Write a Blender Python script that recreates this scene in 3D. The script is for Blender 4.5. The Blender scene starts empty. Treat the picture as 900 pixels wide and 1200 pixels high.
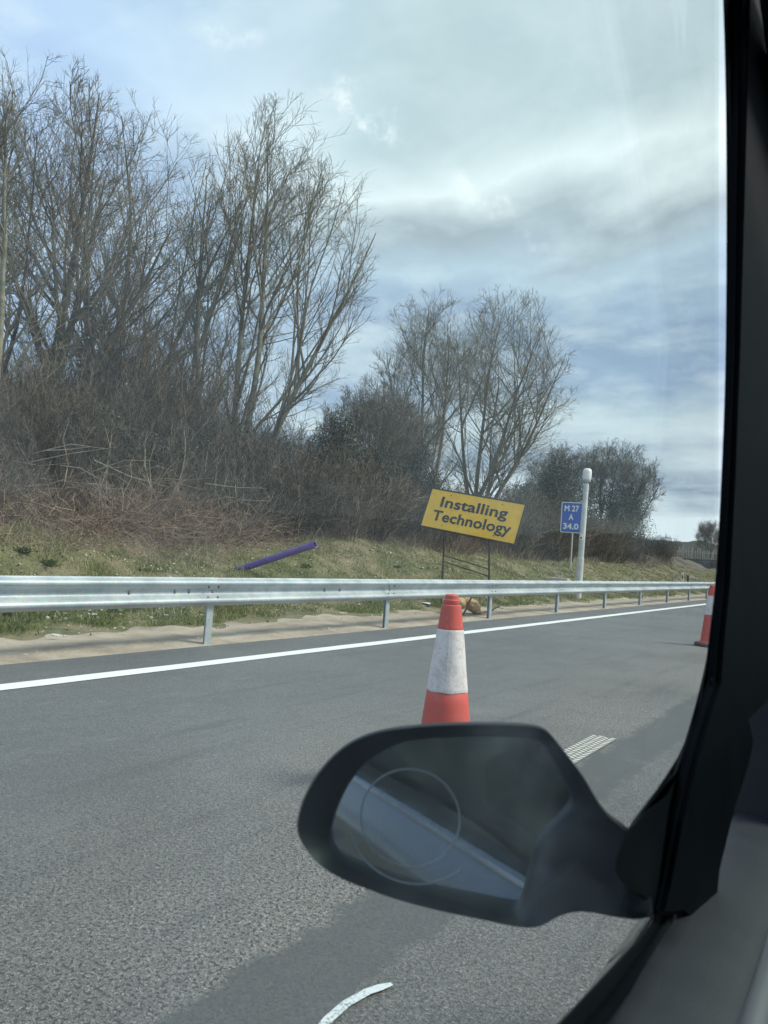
import bpy, bmesh, math, random
import numpy as np
from mathutils import Vector, Matrix
R = math.radians
sc = bpy.context.scene
# ------------------------------------------------------------------ camera
H = 1.2
cam_d = bpy.data.cameras.new('camera'); cam = bpy.data.objects.new('camera', cam_d)
sc.collection.objects.link(cam); sc.camera = cam
YAW, PITCH, ROLL = R(32.95), R(2.751), R(4.0)
fw = Vector((-math.sin(YAW)*math.cos(PITCH), math.cos(YAW)*math.cos(PITCH), math.sin(PITCH)))
r0 = Vector((math.cos(YAW), math.sin(YAW), 0)); u0 = r0.cross(fw)
rt = r0*math.cos(ROLL) + u0*math.sin(ROLL); up = rt.cross(fw)
cam.matrix_world = Matrix(((rt.x, up.x, -fw.x, 0), (rt.y, up.y, -fw.y, 0), (rt.z, up.z, -fw.z, H), (0, 0, 0, 1)))
cam_d.sensor_fit = 'VERTICAL'; cam_d.sensor_height = 36; cam_d.lens = 36*901/1200
cam_d.clip_start = .01; cam_d.clip_end = 6000
cam_d.dof.use_dof = True; cam_d.dof.focus_distance = 9; cam_d.dof.aperture_fstop = 11
# ------------------------------------------------------------------ light
SUN_EL, SUN_AZ = R(47), R(62)            # azimuth clockwise from +Y (the direction of travel)
sun_dir = Vector((math.sin(SUN_AZ)*math.cos(SUN_EL), math.cos(SUN_AZ)*math.cos(SUN_EL), math.sin(SUN_EL)))
sl = bpy.data.lights.new('sun', 'SUN'); sl.energy = 2.3; sl.angle = R(16); sl.color = (1, .95, .87)
so = bpy.data.objects.new('sun', sl); sc.collection.objects.link(so)
so.rotation_euler = sun_dir.to_track_quat('Z', 'Y').to_euler()
sc.view_settings.view_transform = 'Standard'; sc.view_settings.look = 'None'
sc.view_settings.exposure = 0.8; sc.view_settings.gamma = 1
sc.cycles.use_denoising = True
sc.cycles.transparent_max_bounces = 16
sc.cycles.sample_clamp_indirect = 6

class NT:
    """tiny node-tree helper"""
    def __init__(s, tree): s.t = tree; s.n = tree.nodes; s.l = tree.links
    def new(s, typ, **kw):
        n = s.n.new(typ)
        for k, v in kw.items():
            if k.startswith('i_'):
                key = k[2:]; key = int(key) if key.isdigit() else key.replace('_', ' ')
                s.put(n, key, v)
            else: setattr(n, k, v)
        return n
    def put(s, n, key, v):
        if isinstance(v, bpy.types.NodeSocket): s.l.new(v, n.inputs[key])
        else: n.inputs[key].default_value = v
    def math(s, op, a, b=0.0, c=0.0, clamp=False):
        n = s.n.new('ShaderNodeMath'); n.operation = op; n.use_clamp = clamp
        for i, v in enumerate((a, b, c)): s.put(n, i, v)
        return n.outputs[0]
    def mix(s, f, a, b, mode='MIX'):
        n = s.n.new('ShaderNodeMix'); n.data_type = 'RGBA'; n.blend_type = mode
        s.put(n, 0, f)
        for i, v in ((6, a), (7, b)):
            s.put(n, i, v if isinstance(v, bpy.types.NodeSocket) else (*v, 1))
        return n.outputs[2]
    def noise(s, vec, scale, detail=4, rough=.55, dist=0):
        n = s.new('ShaderNodeTexNoise'); s.put(n, 'Scale', scale); s.put(n, 'Detail', detail)
        s.put(n, 'Roughness', rough); s.put(n, 'Distortion', dist)
        if vec is not None: s.put(n, 'Vector', vec)
        return n.outputs['Fac']
    def step(s, v, a, b):
        n = s.new('ShaderNodeMapRange', interpolation_type='SMOOTHSTEP')
        s.put(n, 0, v); n.inputs[1].default_value = a; n.inputs[2].default_value = b
        return n.outputs[0]
    def ramp(s, v, stops, interp='LINEAR'):
        n = s.new('ShaderNodeValToRGB'); s.put(n, 0, v); cr = n.color_ramp; cr.interpolation = interp
        while len(cr.elements) < len(stops): cr.elements.new(.5)
        for e, (p, c) in zip(cr.elements, stops): e.position = p; e.color = (*c, 1)
        return n.outputs[0]

# ------------------------------------------------------------------ sky
w = bpy.data.worlds.new('World'); sc.world = w; w.use_nodes = True
T = NT(w.node_tree); T.n.clear()
out = T.new('ShaderNodeOutputWorld')
sky = T.new('ShaderNodeTexSky', sky_type='NISHITA', sun_disc=False, sun_elevation=SUN_EL, sun_rotation=SUN_AZ, altitude=50, dust_density=2)
tc = T.new('ShaderNodeTexCoord').outputs['Generated']
sep = T.new('ShaderNodeSeparateXYZ', i_0=tc)
X, Y, Z = sep.outputs
zc = T.math('MAXIMUM', Z, 0.0)
den = T.math('ADD', zc, .16)
cmb = T.new('ShaderNodeCombineXYZ', i_0=T.math('DIVIDE', X, den), i_1=T.math('DIVIDE', Y, den), i_2=3.1)
P = cmb.outputs[0]
n1 = T.noise(P, 1.15, 6, .52, .3); n2 = T.noise(P, .45, 3, .5)
n3 = T.noise(P, 4.2, 5, .6, .2)
jit = T.math('MULTIPLY', T.math('SUBTRACT', n1, .5), T.math('ADD', T.math('MULTIPLY', zc, 1.15), .055))
el = T.math('ADD', zc, jit)
def c10(r, g, b):
    m = (r+g+b)/3; k = .92; q = .86; return ((m+(r-m)*k+.004)*q, (m+(g-m)*k-.012)*q, (m+(b-m)*k+.012)*q)
cloud = T.ramp(el, [(0.0, c10(.62,.74,.80)), (.065, c10(.60,.72,.77)), (.10, c10(.20,.295,.37)), (.155, c10(.46,.57,.61)),
    (.185, c10(.42,.54,.58)), (.235, c10(.22,.335,.45)), (.31, c10(.40,.54,.62)), (.40, c10(.31,.405,.43)),
    (.475, c10(.68,.80,.80)), (.56, c10(.44,.57,.585)), (.70, c10(.42,.55,.58)), (1, c10(.45,.57,.62))])
cloud = T.mix(T.math('MULTIPLY', T.math('SUBTRACT', n3, .46), 1.6, clamp=True), cloud, c10(.62,.74,.76))
# blue gap: towards the left of the view the cloud thins into pale blue
left = T.math('ADD', T.math('MULTIPLY', X, -.84), T.math('MULTIPLY', Y, -.54))   # minus the view's right vector
gapf = T.math('ADD', left, T.math('MULTIPLY', T.math('SUBTRACT', n2, .5), .55))
gap = T.math('MULTIPLY', T.step(gapf, -.12, .46), T.step(Z, .02, .30))
thin = T.mix(T.step(n3, .42, .75), c10(.36,.53,.78), c10(.52,.66,.80))
cloudc = T.mix(T.math('MULTIPLY', gap, .9), cloud, thin)
# ragged old contrail across the upper sky (a great-circle band, broken by noise)
CN = (-.62769, .07073, -.77525); CM = (-.517, .70665, .48307)
def dot(v):
    n = T.new('ShaderNodeVectorMath', operation='DOT_PRODUCT', i_0=tc); n.inputs[1].default_value = v
    return n.outputs['Value']
n4 = T.noise(tc, 14, 4, .6); n5 = T.noise(tc, 38, 5, .65)
off = T.math('ADD', T.math('ADD', dot(CN), .010), T.math('MULTIPLY', T.math('SUBTRACT', n4, .5), .11))
band = T.math('SUBTRACT', 1.0, T.step(T.math('ABSOLUTE', off), .001, .020))
trail = T.math('MULTIPLY', T.math('MULTIPLY', band, T.step(dot(CM), .955, .990)), T.math('MULTIPLY', T.step(n5, .40, .66), T.step(T.noise(tc, 9, 3, .5), .40, .60)))
cloudc = T.mix(T.math('MULTIPLY', trail, .62), cloudc, c10(.80,.88,.88))
# clouds carry most of the light; the Nishita sky shows faintly through them
bg = T.new('ShaderNodeBackground', i_1=.1)
sc_cloud = T.new('ShaderNodeVectorMath', operation='SCALE', i_0=cloudc); sc_cloud.inputs['Scale'].default_value = 10
mixs = T.mix(.92, sky.outputs[0], sc_cloud.outputs[0]); T.put(bg, 0, mixs)
T.l.new(bg.outputs[0], out.inputs[0])

# ------------------------------------------------------------------ object helpers
col = sc.collection
def tag(o, label=None, cat=None, group=None, kind=None):
    for k, v in (('label', label), ('category', cat), ('group', group), ('kind', kind)):
        if v: o[k] = v
    return o
def link(name, me, mat=None, parent=None, loc=(0, 0, 0), rz=0):
    o = bpy.data.objects.new(name, me); col.objects.link(o)
    if mat is not None and me is not None and not me.materials: me.materials.append(mat)
    if parent: o.parent = parent
    o.location = loc; o.rotation_euler = (0, 0, rz)
    return o
def empty(name, loc=(0, 0, 0), rz=0): return link(name, None, loc=loc, rz=rz)
def copy_tree(o, parent=None):
    c = o.copy(); col.objects.link(c); c.parent = parent
    for ch in [x for x in col.objects if x.parent == o]: copy_tree(ch, c)
    return c
def mesh_np(name, V, F, smooth=False, attr=None):
    """V (n,3), F (m,k) with constant k"""
    V = np.ascontiguousarray(V, dtype=np.float32); F = np.ascontiguousarray(F, dtype=np.int32)
    me = bpy.data.meshes.new(name); k = F.shape[1]
    me.vertices.add(len(V)); me.vertices.foreach_set('co', V.ravel())
    me.loops.add(F.size); me.loops.foreach_set('vertex_index', F.ravel())
    me.polygons.add(len(F)); me.polygons.foreach_set('loop_start', np.arange(0, F.size, k, dtype=np.int32))
    me.polygons.foreach_set('use_smooth', np.full(len(F), smooth))
    me.update(calc_edges=True)
    if attr is not None:
        a = me.attributes.new('tint', 'FLOAT', 'POINT'); a.data.foreach_set('value', np.ascontiguousarray(attr, dtype=np.float32))
    return me
class MB:
    def __init__(s): s.v = []; s.f = []
    def add(s, vs, fs):
        b = len(s.v); s.v += [tuple(v) for v in vs]; s.f += [[b+i for i in f] for f in fs]; return s
    def box(s, x0, x1, y0, y1, z0, z1):
        return s.add([(x, y, z) for z in (z0, z1) for y in (y0, y1) for x in (x0, x1)],
            [(0,2,3,1),(4,5,7,6),(0,1,5,4),(1,3,7,5),(3,2,6,7),(2,0,4,6)])
    def obox(s, c, ax, ay, az, hx, hy, hz):
        c, ax, ay, az = map(Vector, (c, ax, ay, az))
        return s.add([c+ax*hx*i+ay*hy*j+az*hz*k for k in (-1,1) for j in (-1,1) for i in (-1,1)],
            [(0,2,3,1),(4,5,7,6),(0,1,5,4),(1,3,7,5),(3,2,6,7),(2,0,4,6)])
    def tube(s, pts, rad, n=10, cap=True):
        pts = [Vector(p) for p in pts]; rad = rad if hasattr(rad, '__len__') else [rad]*len(pts)
        rings = []; ref = None
        for i, p in enumerate(pts):
            t = (pts[min(i+1, len(pts)-1)]-pts[max(i-1, 0)]).normalized()
            if ref is None: ref = Vector((0,0,1)) if abs(t.z) < .9 else Vector((1,0,0))
            a = (ref-t*ref.dot(t)).normalized(); b = t.cross(a); ref = a
            rings.append([p+(a*math.cos(2*math.pi*k/n)+b*math.sin(2*math.pi*k/n))*rad[i] for k in range(n)])
        fs = [(i*n+k, i*n+(k+1)%n, (i+1)*n+(k+1)%n, (i+1)*n+k) for i in range(len(pts)-1) for k in range(n)]
        if cap: fs += [tuple(reversed(range(n))), tuple(range((len(pts)-1)*n, len(pts)*n))]
        return s.add([v for r in rings for v in r], fs)
    def lathe(s, prof, n=32, cap=True):
        m = len(prof)
        vs = [(r*math.cos(2*math.pi*k/n), r*math.sin(2*math.pi*k/n), z) for r, z in prof for k in range(n)]
        fs = [(i*n+k, i*n+(k+1)%n, (i+1)*n+(k+1)%n, (i+1)*n+k) for i in range(m-1) for k in range(n)]
        if cap: fs += [tuple(reversed(range(n))), tuple(range((m-1)*n, m*n))]
        return s.add(vs, fs)
    def slab(s, poly, off):
        """closed 3-D polygon thickened by the vector off"""
        n = len(poly); A = [Vector(p) for p in poly]; B = [p+Vector(off) for p in A]
        return s.add(A+B, [tuple(range(n)), tuple(reversed(range(n, 2*n)))]+[(i, n+i, n+(i+1)%n, (i+1)%n) for i in range(n)])
    def mesh(s, name, smooth=False, bevel=0, seg=2):
        me = bpy.data.meshes.new(name); me.from_pydata(s.v, [], s.f); me.validate()
        bm = bmesh.new(); bm.from_mesh(me)
        bmesh.ops.recalc_face_normals(bm, faces=bm.faces)
        if bevel:
            es = [e for e in bm.edges if len(e.link_faces) == 2 and e.calc_face_angle(0) > .5]
            bmesh.ops.bevel(bm, geom=es, offset=bevel, segments=seg, affect='EDGES', clamp_overlap=True)
        for f in bm.faces: f.smooth = bool(smooth)
        bm.to_mesh(me); bm.free()
        if smooth: me.set_sharp_from_angle(angle=R(smooth if smooth > 1 else 40))
        return me
    def build(s, name, mat, parent=None, loc=(0,0,0), rz=0, **kw): return link(name, s.mesh(name, **kw), mat, parent, loc, rz)

# ------------------------------------------------------------------ materials
def mat(name, base, rough=.7, metal=0., var=.15, nscale=8., bump=0., bscale=None, spec=.5, coat=0., fn=None, tint=None):
    m = bpy.data.materials.new(name); m.use_nodes = True; t = NT(m.node_tree); t.n.clear()
    o = t.new('ShaderNodeOutputMaterial'); b = t.new('ShaderNodeBsdfPrincipled'); t.l.new(b.outputs[0], o.inputs[0])
    pos = t.new('ShaderNodeTexCoord').outputs['Object']
    b.inputs['Metallic'].default_value = metal; b.inputs['Specular IOR Level'].default_value = spec
    b.inputs['Coat Weight'].default_value = coat
    nz = t.noise(pos, nscale, 5, .6)
    dark = tuple(c*(1-var) for c in base); lite = tuple(min(1, c*(1+var)) for c in base)
    c = t.mix(t.step(nz, .3, .7), dark, lite)
    if tint:
        a = t.new('ShaderNodeAttribute', attribute_name='tint').outputs['Fac']
        c = t.ramp(a, tint); c = t.mix(.4, c, t.mix(t.step(nz, .3, .7), (.35,.35,.35), (1,1,1)), 'MULTIPLY')
    t.put(b, 'Base Color', c); t.put(b, 'Roughness', t.math('ADD', rough-.06, t.math('MULTIPLY', nz, .12)))
    if bump:
        bn = t.new('ShaderNodeBump', i_Strength=1.0, i_Distance=bump)
        t.put(bn, 'Height', t.noise(pos, bscale or nscale*6, 5, .6)); t.put(b, 'Normal', bn.outputs[0])
    if fn: fn(t, b, pos)
    return m

def sepx(t, pos):
    return t.new('ShaderNodeSeparateXYZ', i_0=pos).outputs
def asphalt_fn(t, b, pos):
    x, y, z = sepx(t, pos)
    big = t.noise(pos, .7, 4, .6); med = t.noise(pos, 6, 5, .6); fine = t.noise(pos, 55, 4, .7)
    warp = t.math('ADD', x, t.math('ADD', t.math('MULTIPLY', t.math('SUBTRACT', med, .5), .22), t.math('MULTIPLY', t.math('SUBTRACT', fine, .5), .10)))
    # course laid between the shoulder edge and the lane: worn coarse chippings near the lane, dark fine mix near the edge line
    wob = t.math('ADD', x, t.math('MULTIPLY', t.math('SUBTRACT', big, .5), 1.4))
    coarse = t.step(wob, -4.0, -1.7)
    seal = t.math('MULTIPLY', t.step(warp, -1.50, -1.44), t.math('SUBTRACT', 1.0, t.step(warp, -1.17, -1.11)))
    lane = t.step(warp, -1.17, -1.11)
    wn = t.new('ShaderNodeTexNoise', i_Vector=pos); wn.inputs['Scale'].default_value = 90; wn.inputs['Detail'].default_value = 2
    wsc = t.new('ShaderNodeVectorMath', operation='SCALE', i_0=wn.outputs['Color']); wsc.inputs['Scale'].default_value = .012
    wp = t.new('ShaderNodeVectorMath', operation='ADD', i_0=pos, i_1=wsc.outputs[0]).outputs[0]
    v = t.new('ShaderNodeTexVoronoi', feature='F1', i_Scale=112.0, i_Vector=wp)
    ve = t.new('ShaderNodeTexVoronoi', feature='DISTANCE_TO_EDGE', i_Scale=112.0, i_Vector=wp)
    v2 = t.new('ShaderNodeTexVoronoi', feature='F1', i_Scale=150.0, i_Vector=pos)
    rnd = t.new('ShaderNodeSeparateColor', i_0=v.outputs['Color']).outputs[0]
    rnd2 = t.new('ShaderNodeSeparateColor', i_0=v2.outputs['Color']).outputs[1]
    chip = t.ramp(t.math('ADD', t.math('MULTIPLY', rnd, .6), t.math('MULTIPLY', rnd2, .4)), [(.1, (.14,.138,.13)), (.4, (.23,.225,.21)), (.65, (.30,.29,.265)), (.95, (.42,.405,.37))])
    gap = t.step(ve.outputs['Distance'], .02, .16)
    pits = t.step(t.noise(pos, 78, 3, .55), .38, .47); gap = t.math('MULTIPLY', t.math('ADD', .55, t.math('MULTIPLY', gap, .45)), pits)
    cc = t.mix(gap, (.045,.046,.046), chip)
    fin = t.ramp(t.math('ADD', t.math('MULTIPLY', rnd2, .55), t.math('MULTIPLY', fine, .45)),
        [(0, (.060,.063,.065)), (.45, (.116,.120,.120)), (.7, (.170,.173,.170)), (1, (.42,.415,.40))])
    c = t.mix(coarse, fin, cc)
    lanec = t.mix(.35, fin, cc); c = t.mix(t.math('MULTIPLY', lane, .9), c, lanec)
    c = t.mix(t.math('MULTIPLY', seal, .85), c, t.mix(fine, (.052,.056,.057), (.088,.094,.093)))
    stain = t.step(big, .40, .68)
    c = t.mix(t.math('MULTIPLY', stain, .22), c, (.07,.076,.08))
    dust = t.step(t.noise(pos, 2.3, 6, .7, .6), .52, .80)
    c = t.mix(t.math('MULTIPLY', dust, .25), c, (.30,.285,.25))
    streak = t.new('ShaderNodeMapping', i_Vector=pos); streak.inputs['Scale'].default_value = (3.0, .22, 1)
    sn = t.noise(streak.outputs[0], 2.0, 4, .6)
    c = t.mix(t.math('MULTIPLY', t.step(sn, .5, .75), .35), c, (.055,.06,.064))
    specks = t.new('ShaderNodeTexVoronoi', feature='F1', i_Scale=5.5, i_Vector=pos)
    sp = t.math('SUBTRACT', 1.0, t.step(t.math('ADD', specks.outputs['Distance'], t.math('MULTIPLY', med, .10)), .075, .11))
    c = t.mix(t.math('MULTIPLY', sp, .55), c, (.36,.36,.34))
    fm = t.new('ShaderNodeMapping', i_Vector=pos); fm.inputs['Scale'].default_value = (14, 3.2, 1); fm.inputs['Rotation'].default_value = (0, 0, .12)
    fl = t.noise(fm.outputs[0], 1.0, 4, .7); fl = t.math('MULTIPLY', t.step(fl, .60, .72), t.math('SUBTRACT', 1.0, t.math('MULTIPLY', coarse, .7)))
    c = t.mix(t.math('MULTIPLY', fl, .35), c, (.33,.34,.34))
    c = t.mix(t.math('MULTIPLY', t.step(t.noise(pos, .35, 3, .5), .35, .65), .25), c, (.060,.064,.066))
    t.put(b, 'Base Color', c)
    hgt = t.math('ADD', t.math('MULTIPLY', gap, t.math('ADD', .25, rnd)), t.math('MULTIPLY', fine, .5))
    st = t.math('ADD', .35, t.math('MULTIPLY', t.math('MAXIMUM', coarse, t.math('MULTIPLY', lane, .5)), .65))
    st = t.math('MULTIPLY', st, t.math('SUBTRACT', 1.0, t.math('MULTIPLY', seal, .7)))
    bn = t.new('ShaderNodeBump', i_Distance=.0045); t.put(bn, 'Strength', st); t.put(bn, 'Height', hgt)
    t.put(b, 'Normal', bn.outputs[0]); t.put(b, 'Roughness', .82)
M_asph = mat('asphalt', (.12,.12,.12), fn=asphalt_fn)
def worn_paint(base, under, a, bb, sc_=60.):
    def f(t, b, pos):
        n = t.noise(pos, sc_, 5, .7); n2 = t.noise(pos, 5, 3, .6)
        wear = t.step(t.math('ADD', t.math('MULTIPLY', n, .75), t.math('MULTIPLY', n2, .25)), a, bb)
        t.put(b, 'Base Color', t.mix(wear, under, base))
        bn = t.new('ShaderNodeBump', i_Strength=.6, i_Distance=.003); t.put(bn, 'Height', n); t.put(b, 'Normal', bn.outputs[0])
    return f
M_line = mat('road_marking_white', (.8,.8,.8), .6, fn=worn_paint((.78,.79,.77), (.36,.37,.37), .33, .44))
M_reflection = mat('reflection_white', (.6,.62,.62), .6, fn=worn_paint((.62,.68,.69), (.16,.17,.17), .34, .50, 90))  # pale colour of the window reflection laid on the asphalt
def rumble_fn(t, b, pos):
    x, y, z = sepx(t, pos)
    worn_paint((.70,.68,.60), (.17,.17,.155), .30, .46, 45)(t, b, pos)
    src = b.inputs['Base Color'].links[0].from_socket
    t.put(b, 'Base Color', t.mix(t.step(z, .0044, .0054), (.15,.15,.14), src))
M_dash = mat('lane_marking_worn', (.7,.7,.6), .7, fn=rumble_fn)
def sand_fn(t, b, pos):
    n = t.noise(pos, 1.6, 6, .62, .5); f = t.noise(pos, 45, 5, .7); g = t.noise(pos, 9, 4, .6)
    c = t.ramp(n, [(.28, (.20,.155,.115)), (.48, (.335,.275,.205)), (.7, (.45,.385,.30))])
    c = t.mix(t.math('MULTIPLY', t.step(f, .45, .75), .4), c, (.50,.45,.37))
    c = t.mix(t.math('MULTIPLY', t.step(g, .60, .72), .45), c, (.17,.14,.11))
    t.put(b, 'Base Color', c)
    bn = t.new('ShaderNodeBump', i_Strength=1.0, i_Distance=.02); t.put(bn, 'Height', t.math('ADD', g, t.math('MULTIPLY', f, .3))); t.put(b, 'Normal', bn.outputs[0])
M_sand = mat('bare_sandy_soil', (.3,.25,.2), .95, fn=sand_fn)
def soil_fn(t, b, pos):
    x, y, z = sepx(t, pos)
    n = t.noise(pos, .9, 6, .65, .4); g = t.noise(pos, 7, 5, .65); f = t.noise(pos, 40, 4, .7)
    grass = t.ramp(g, [(.3, (.060,.070,.026)), (.5, (.125,.132,.055)), (.7, (.225,.200,.105))])
    straw = t.mix(f, (.15,.12,.065), (.32,.27,.165))
    c = t.mix(t.step(n, .42, .62), grass, straw)
    litter = t.ramp(t.math('ADD', t.math('MULTIPLY', g, .6), t.math('MULTIPLY', f, .4)), [(.3, (.060,.050,.038)), (.5, (.125,.105,.075)), (.7, (.19,.165,.115))])
    wob = t.math('ADD', x, t.math('MULTIPLY', t.math('SUBTRACT', n, .5), 2.0))
    c = t.mix(t.step(wob, -12.1, -13.1), c, litter)
    t.put(b, 'Base Color', c)
    bn = t.new('ShaderNodeBump', i_Strength=1.0, i_Distance=.05); t.put(bn, 'Height', t.math('ADD', g, t.math('MULTIPLY', f, .5))); t.put(b, 'Normal', bn.outputs[0])
M_soil = mat('grassy_verge_soil', (.12,.11,.06), .95, fn=soil_fn)
def hill_fn(t, b, pos):
    g = t.noise(pos, .055, 5, .7); f = t.noise(pos, .3, 4, .7)
    c = t.ramp(t.math('ADD', t.math('MULTIPLY', g, .5), t.math('MULTIPLY', f, .5)), [(.3, (.028,.036,.030)), (.55, (.062,.066,.052)), (.75, (.105,.095,.080))])
    t.put(b, 'Base Color', c)
    bn = t.new('ShaderNodeBump', i_Strength=1.0, i_Distance=3.0); t.put(bn, 'Height', f); t.put(b, 'Normal', bn.outputs[0])
M_hill = mat('winter_woodland_hill', (.05,.05,.04), 1.0, fn=hill_fn)

BT = [(0, (.070,.062,.050)), (.5, (.125,.112,.090)), (1, (.215,.195,.155))]
def rand_fn(t, b, pos):
    src = b.inputs['Base Color'].links[0].from_socket
    r = t.new('ShaderNodeObjectInfo').outputs['Random']
    t.put(b, 'Base Color', t.mix(1.0, src, t.ramp(r, [(0, (.60,.58,.58)), (.35, (1.0,.93,.88)), (.7, (.85,.88,.84)), (1, (1.35,1.2,1.05))]), 'MULTIPLY'))
def bark(name, base, var=.35): return mat(name, base, .9, var=var, nscale=5, bump=.01, bscale=30)
M_bark_d = bark('bark_dark', (.095,.086,.070)); M_bark_g = bark('bark_grey', (.165,.152,.120))
M_bark_p = bark('bark_pale_green', (.235,.22,.16)); M_twig = mat('twigs_grey_brown', (.155,.135,.110), .9, var=.3, nscale=1.5)
M_twig_p = mat('twigs_pale', (.21,.19,.145), .9, var=.3, nscale=1.5)
M_scrub = mat('scrub_stems', (.1,.1,.1), .95, nscale=2, tint=[(0, (.065,.046,.036)), (.4, (.165,.115,.090)), (.75, (.31,.225,.170)), (1, (.50,.41,.30))])
M_bush = mat('bush_twigs', (.1,.1,.1), .95, nscale=2, fn=rand_fn, tint=[(0, (.055,.043,.034)), (.5, (.140,.112,.088)), (1, (.29,.235,.18))])
M_leaf = mat('ivy_leaves', (.1,.1,.1), .55, nscale=2, tint=[(0, (.022,.025,.016)), (.5, (.045,.050,.030)), (.9, (.080,.082,.048)), (1, (.13,.12,.07))])
M_leafy = mat('yellowing_ivy_leaves', (.1,.1,.1), .6, nscale=2, tint=[(0, (.045,.055,.02)), (.5, (.12,.12,.035)), (1, (.28,.24,.07))])
M_grass = mat('grass_blades', (.1,.1,.1), .8, nscale=1.2, tint=[(0, (.08,.11,.030)), (.3, (.175,.215,.055)), (.55, (.25,.25,.09)), (.8, (.37,.32,.18)), (1, (.55,.48,.33))])
M_weed = mat('weed_leaves', (.1,.1,.1), .6, nscale=9, tint=[(0, (.10,.15,.04)), (.6, (.20,.27,.09)), (1, (.34,.38,.17))])
def galv_fn(t, b, pos):
    n = t.noise(pos, 3.0, 5, .6); sp = t.new('ShaderNodeTexVoronoi', feature='F1', i_Scale=45.0, i_Vector=pos)
    st = t.new('ShaderNodeMapping', i_Vector=pos); st.inputs['Scale'].default_value = (1, .35, 5)
    dn = t.noise(st.outputs[0], 3.5, 5, .7)
    c = t.mix(t.step(n, .3, .7), (.36,.41,.43), (.50,.545,.56))
    c = t.mix(.10, c, sp.outputs['Color'], 'OVERLAY')
    c = t.mix(t.math('MULTIPLY', t.step(dn, .55, .75), .5), c, (.30,.31,.30))
    t.put(b, 'Base Color', c); t.put(b, 'Roughness', t.math('ADD', .42, t.math('MULTIPLY', n, .2)))
M_galv = mat('galvanised_steel', (.5,.54,.55), .5, .45, fn=galv_fn)
M_bolt = mat('bolt_steel', (.22,.21,.20), .5, .8, var=.3)
M_rust = mat('rusted_bolt', (.10,.07,.055), .8, .3, var=.4)
def cone_fn(t, b, pos):
    n = t.noise(pos, 9, 6, .7); s_ = t.noise(pos, 40, 4, .7); x, y, z = sepx(t, pos)
    c = t.mix(t.step(n, .35, .65), (.66,.085,.055), (.52,.10,.085))
    c = t.mix(t.math('MULTIPLY', t.step(s_, .58, .72), .4), c, (.30,.12,.10))
    c = t.mix(t.math('MULTIPLY', t.step(t.noise(pos, 22, 5, .7), .60, .72), .35), c, (.62,.35,.30))
    t.put(b, 'Base Color', c)
M_cone_red = mat('cone_red_plastic', (.60,.085,.065), .5, fn=cone_fn)
def sleeve_fn(t, b, pos):
    n = t.noise(pos, 16, 6, .7); m2 = t.noise(pos, 70, 3, .6); g = t.noise(pos, 4, 3, .5)
    c = t.mix(t.step(n, .42, .75), (.76,.71,.70), (.56,.49,.48))
    c = t.mix(t.math('MULTIPLY', t.step(m2, .52, .68), .45), c, (.36,.31,.29))
    c = t.mix(t.math('MULTIPLY', t.step(g, .5, .7), .2), c, (.55,.42,.38))
    t.put(b, 'Base Color', c)
M_sleeve = mat('reflective_sleeve', (.7,.7,.7), .45, fn=sleeve_fn)
M_rubber = mat('black_rubber', (.030,.030,.030), .8, var=.4, bump=.001)
M_conebase = mat('recycled_rubber_base', (.055,.050,.045), .9, var=.4, nscale=20, bump=.002)
def sign_fn(t, b, pos):
    n = t.noise(pos, 5, 5, .65); s = t.noise(pos, 26, 4, .7)
    c = t.mix(t.step(n, .35, .7), (.86,.51,.025), (.76,.44,.035))
    c = t.mix(t.math('MULTIPLY', t.step(s, .62, .75), .45), c, (.30,.19,.06))
    t.put(b, 'Base Color', c)
M_yellow = mat('yellow_sign_face', (.8,.5,.05), .45, fn=sign_fn)
M_black = mat('sign_black', (.018,.016,.018), .5)
M_frame = mat('dark_steel_frame', (.045,.042,.045), .6, .4, var=.4)
M_blue = mat('blue_sign_face', (.022,.095,.50), .4, var=.08)
M_white = mat('white_sign_print', (.78,.80,.80), .45, var=.05)
M_post = mat('pale_grey_paint', (.55,.565,.56), .5, var=.12, nscale=4)
M_capw = mat('white_dome', (.80,.80,.82), .35, var=.03)
M_duct = mat('purple_duct_plastic', (.155,.095,.34), .45, var=.18, nscale=6)
M_duct_in = mat('duct_inside', (.02,.015,.03), .7)
M_bag = mat('sandbag_hessian', (.42,.29,.155), .9, var=.3, nscale=14, bump=.004, bscale=120)
M_conc = mat('pale_concrete', (.45,.44,.41), .9, var=.2, nscale=9, bump=.003)
M_scrap = mat('white_litter', (.72,.73,.72), .7, var=.15, nscale=30)
M_stone = mat('pale_pebble', (.40,.375,.33), .9, var=.35, nscale=3)
M_timber = mat('weathered_timber', (.085,.080,.072), .9, var=.4, nscale=4, bump=.01)
M_picket = mat('pale_fence_timber', (.42,.37,.29), .9, var=.35, nscale=3)
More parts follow.
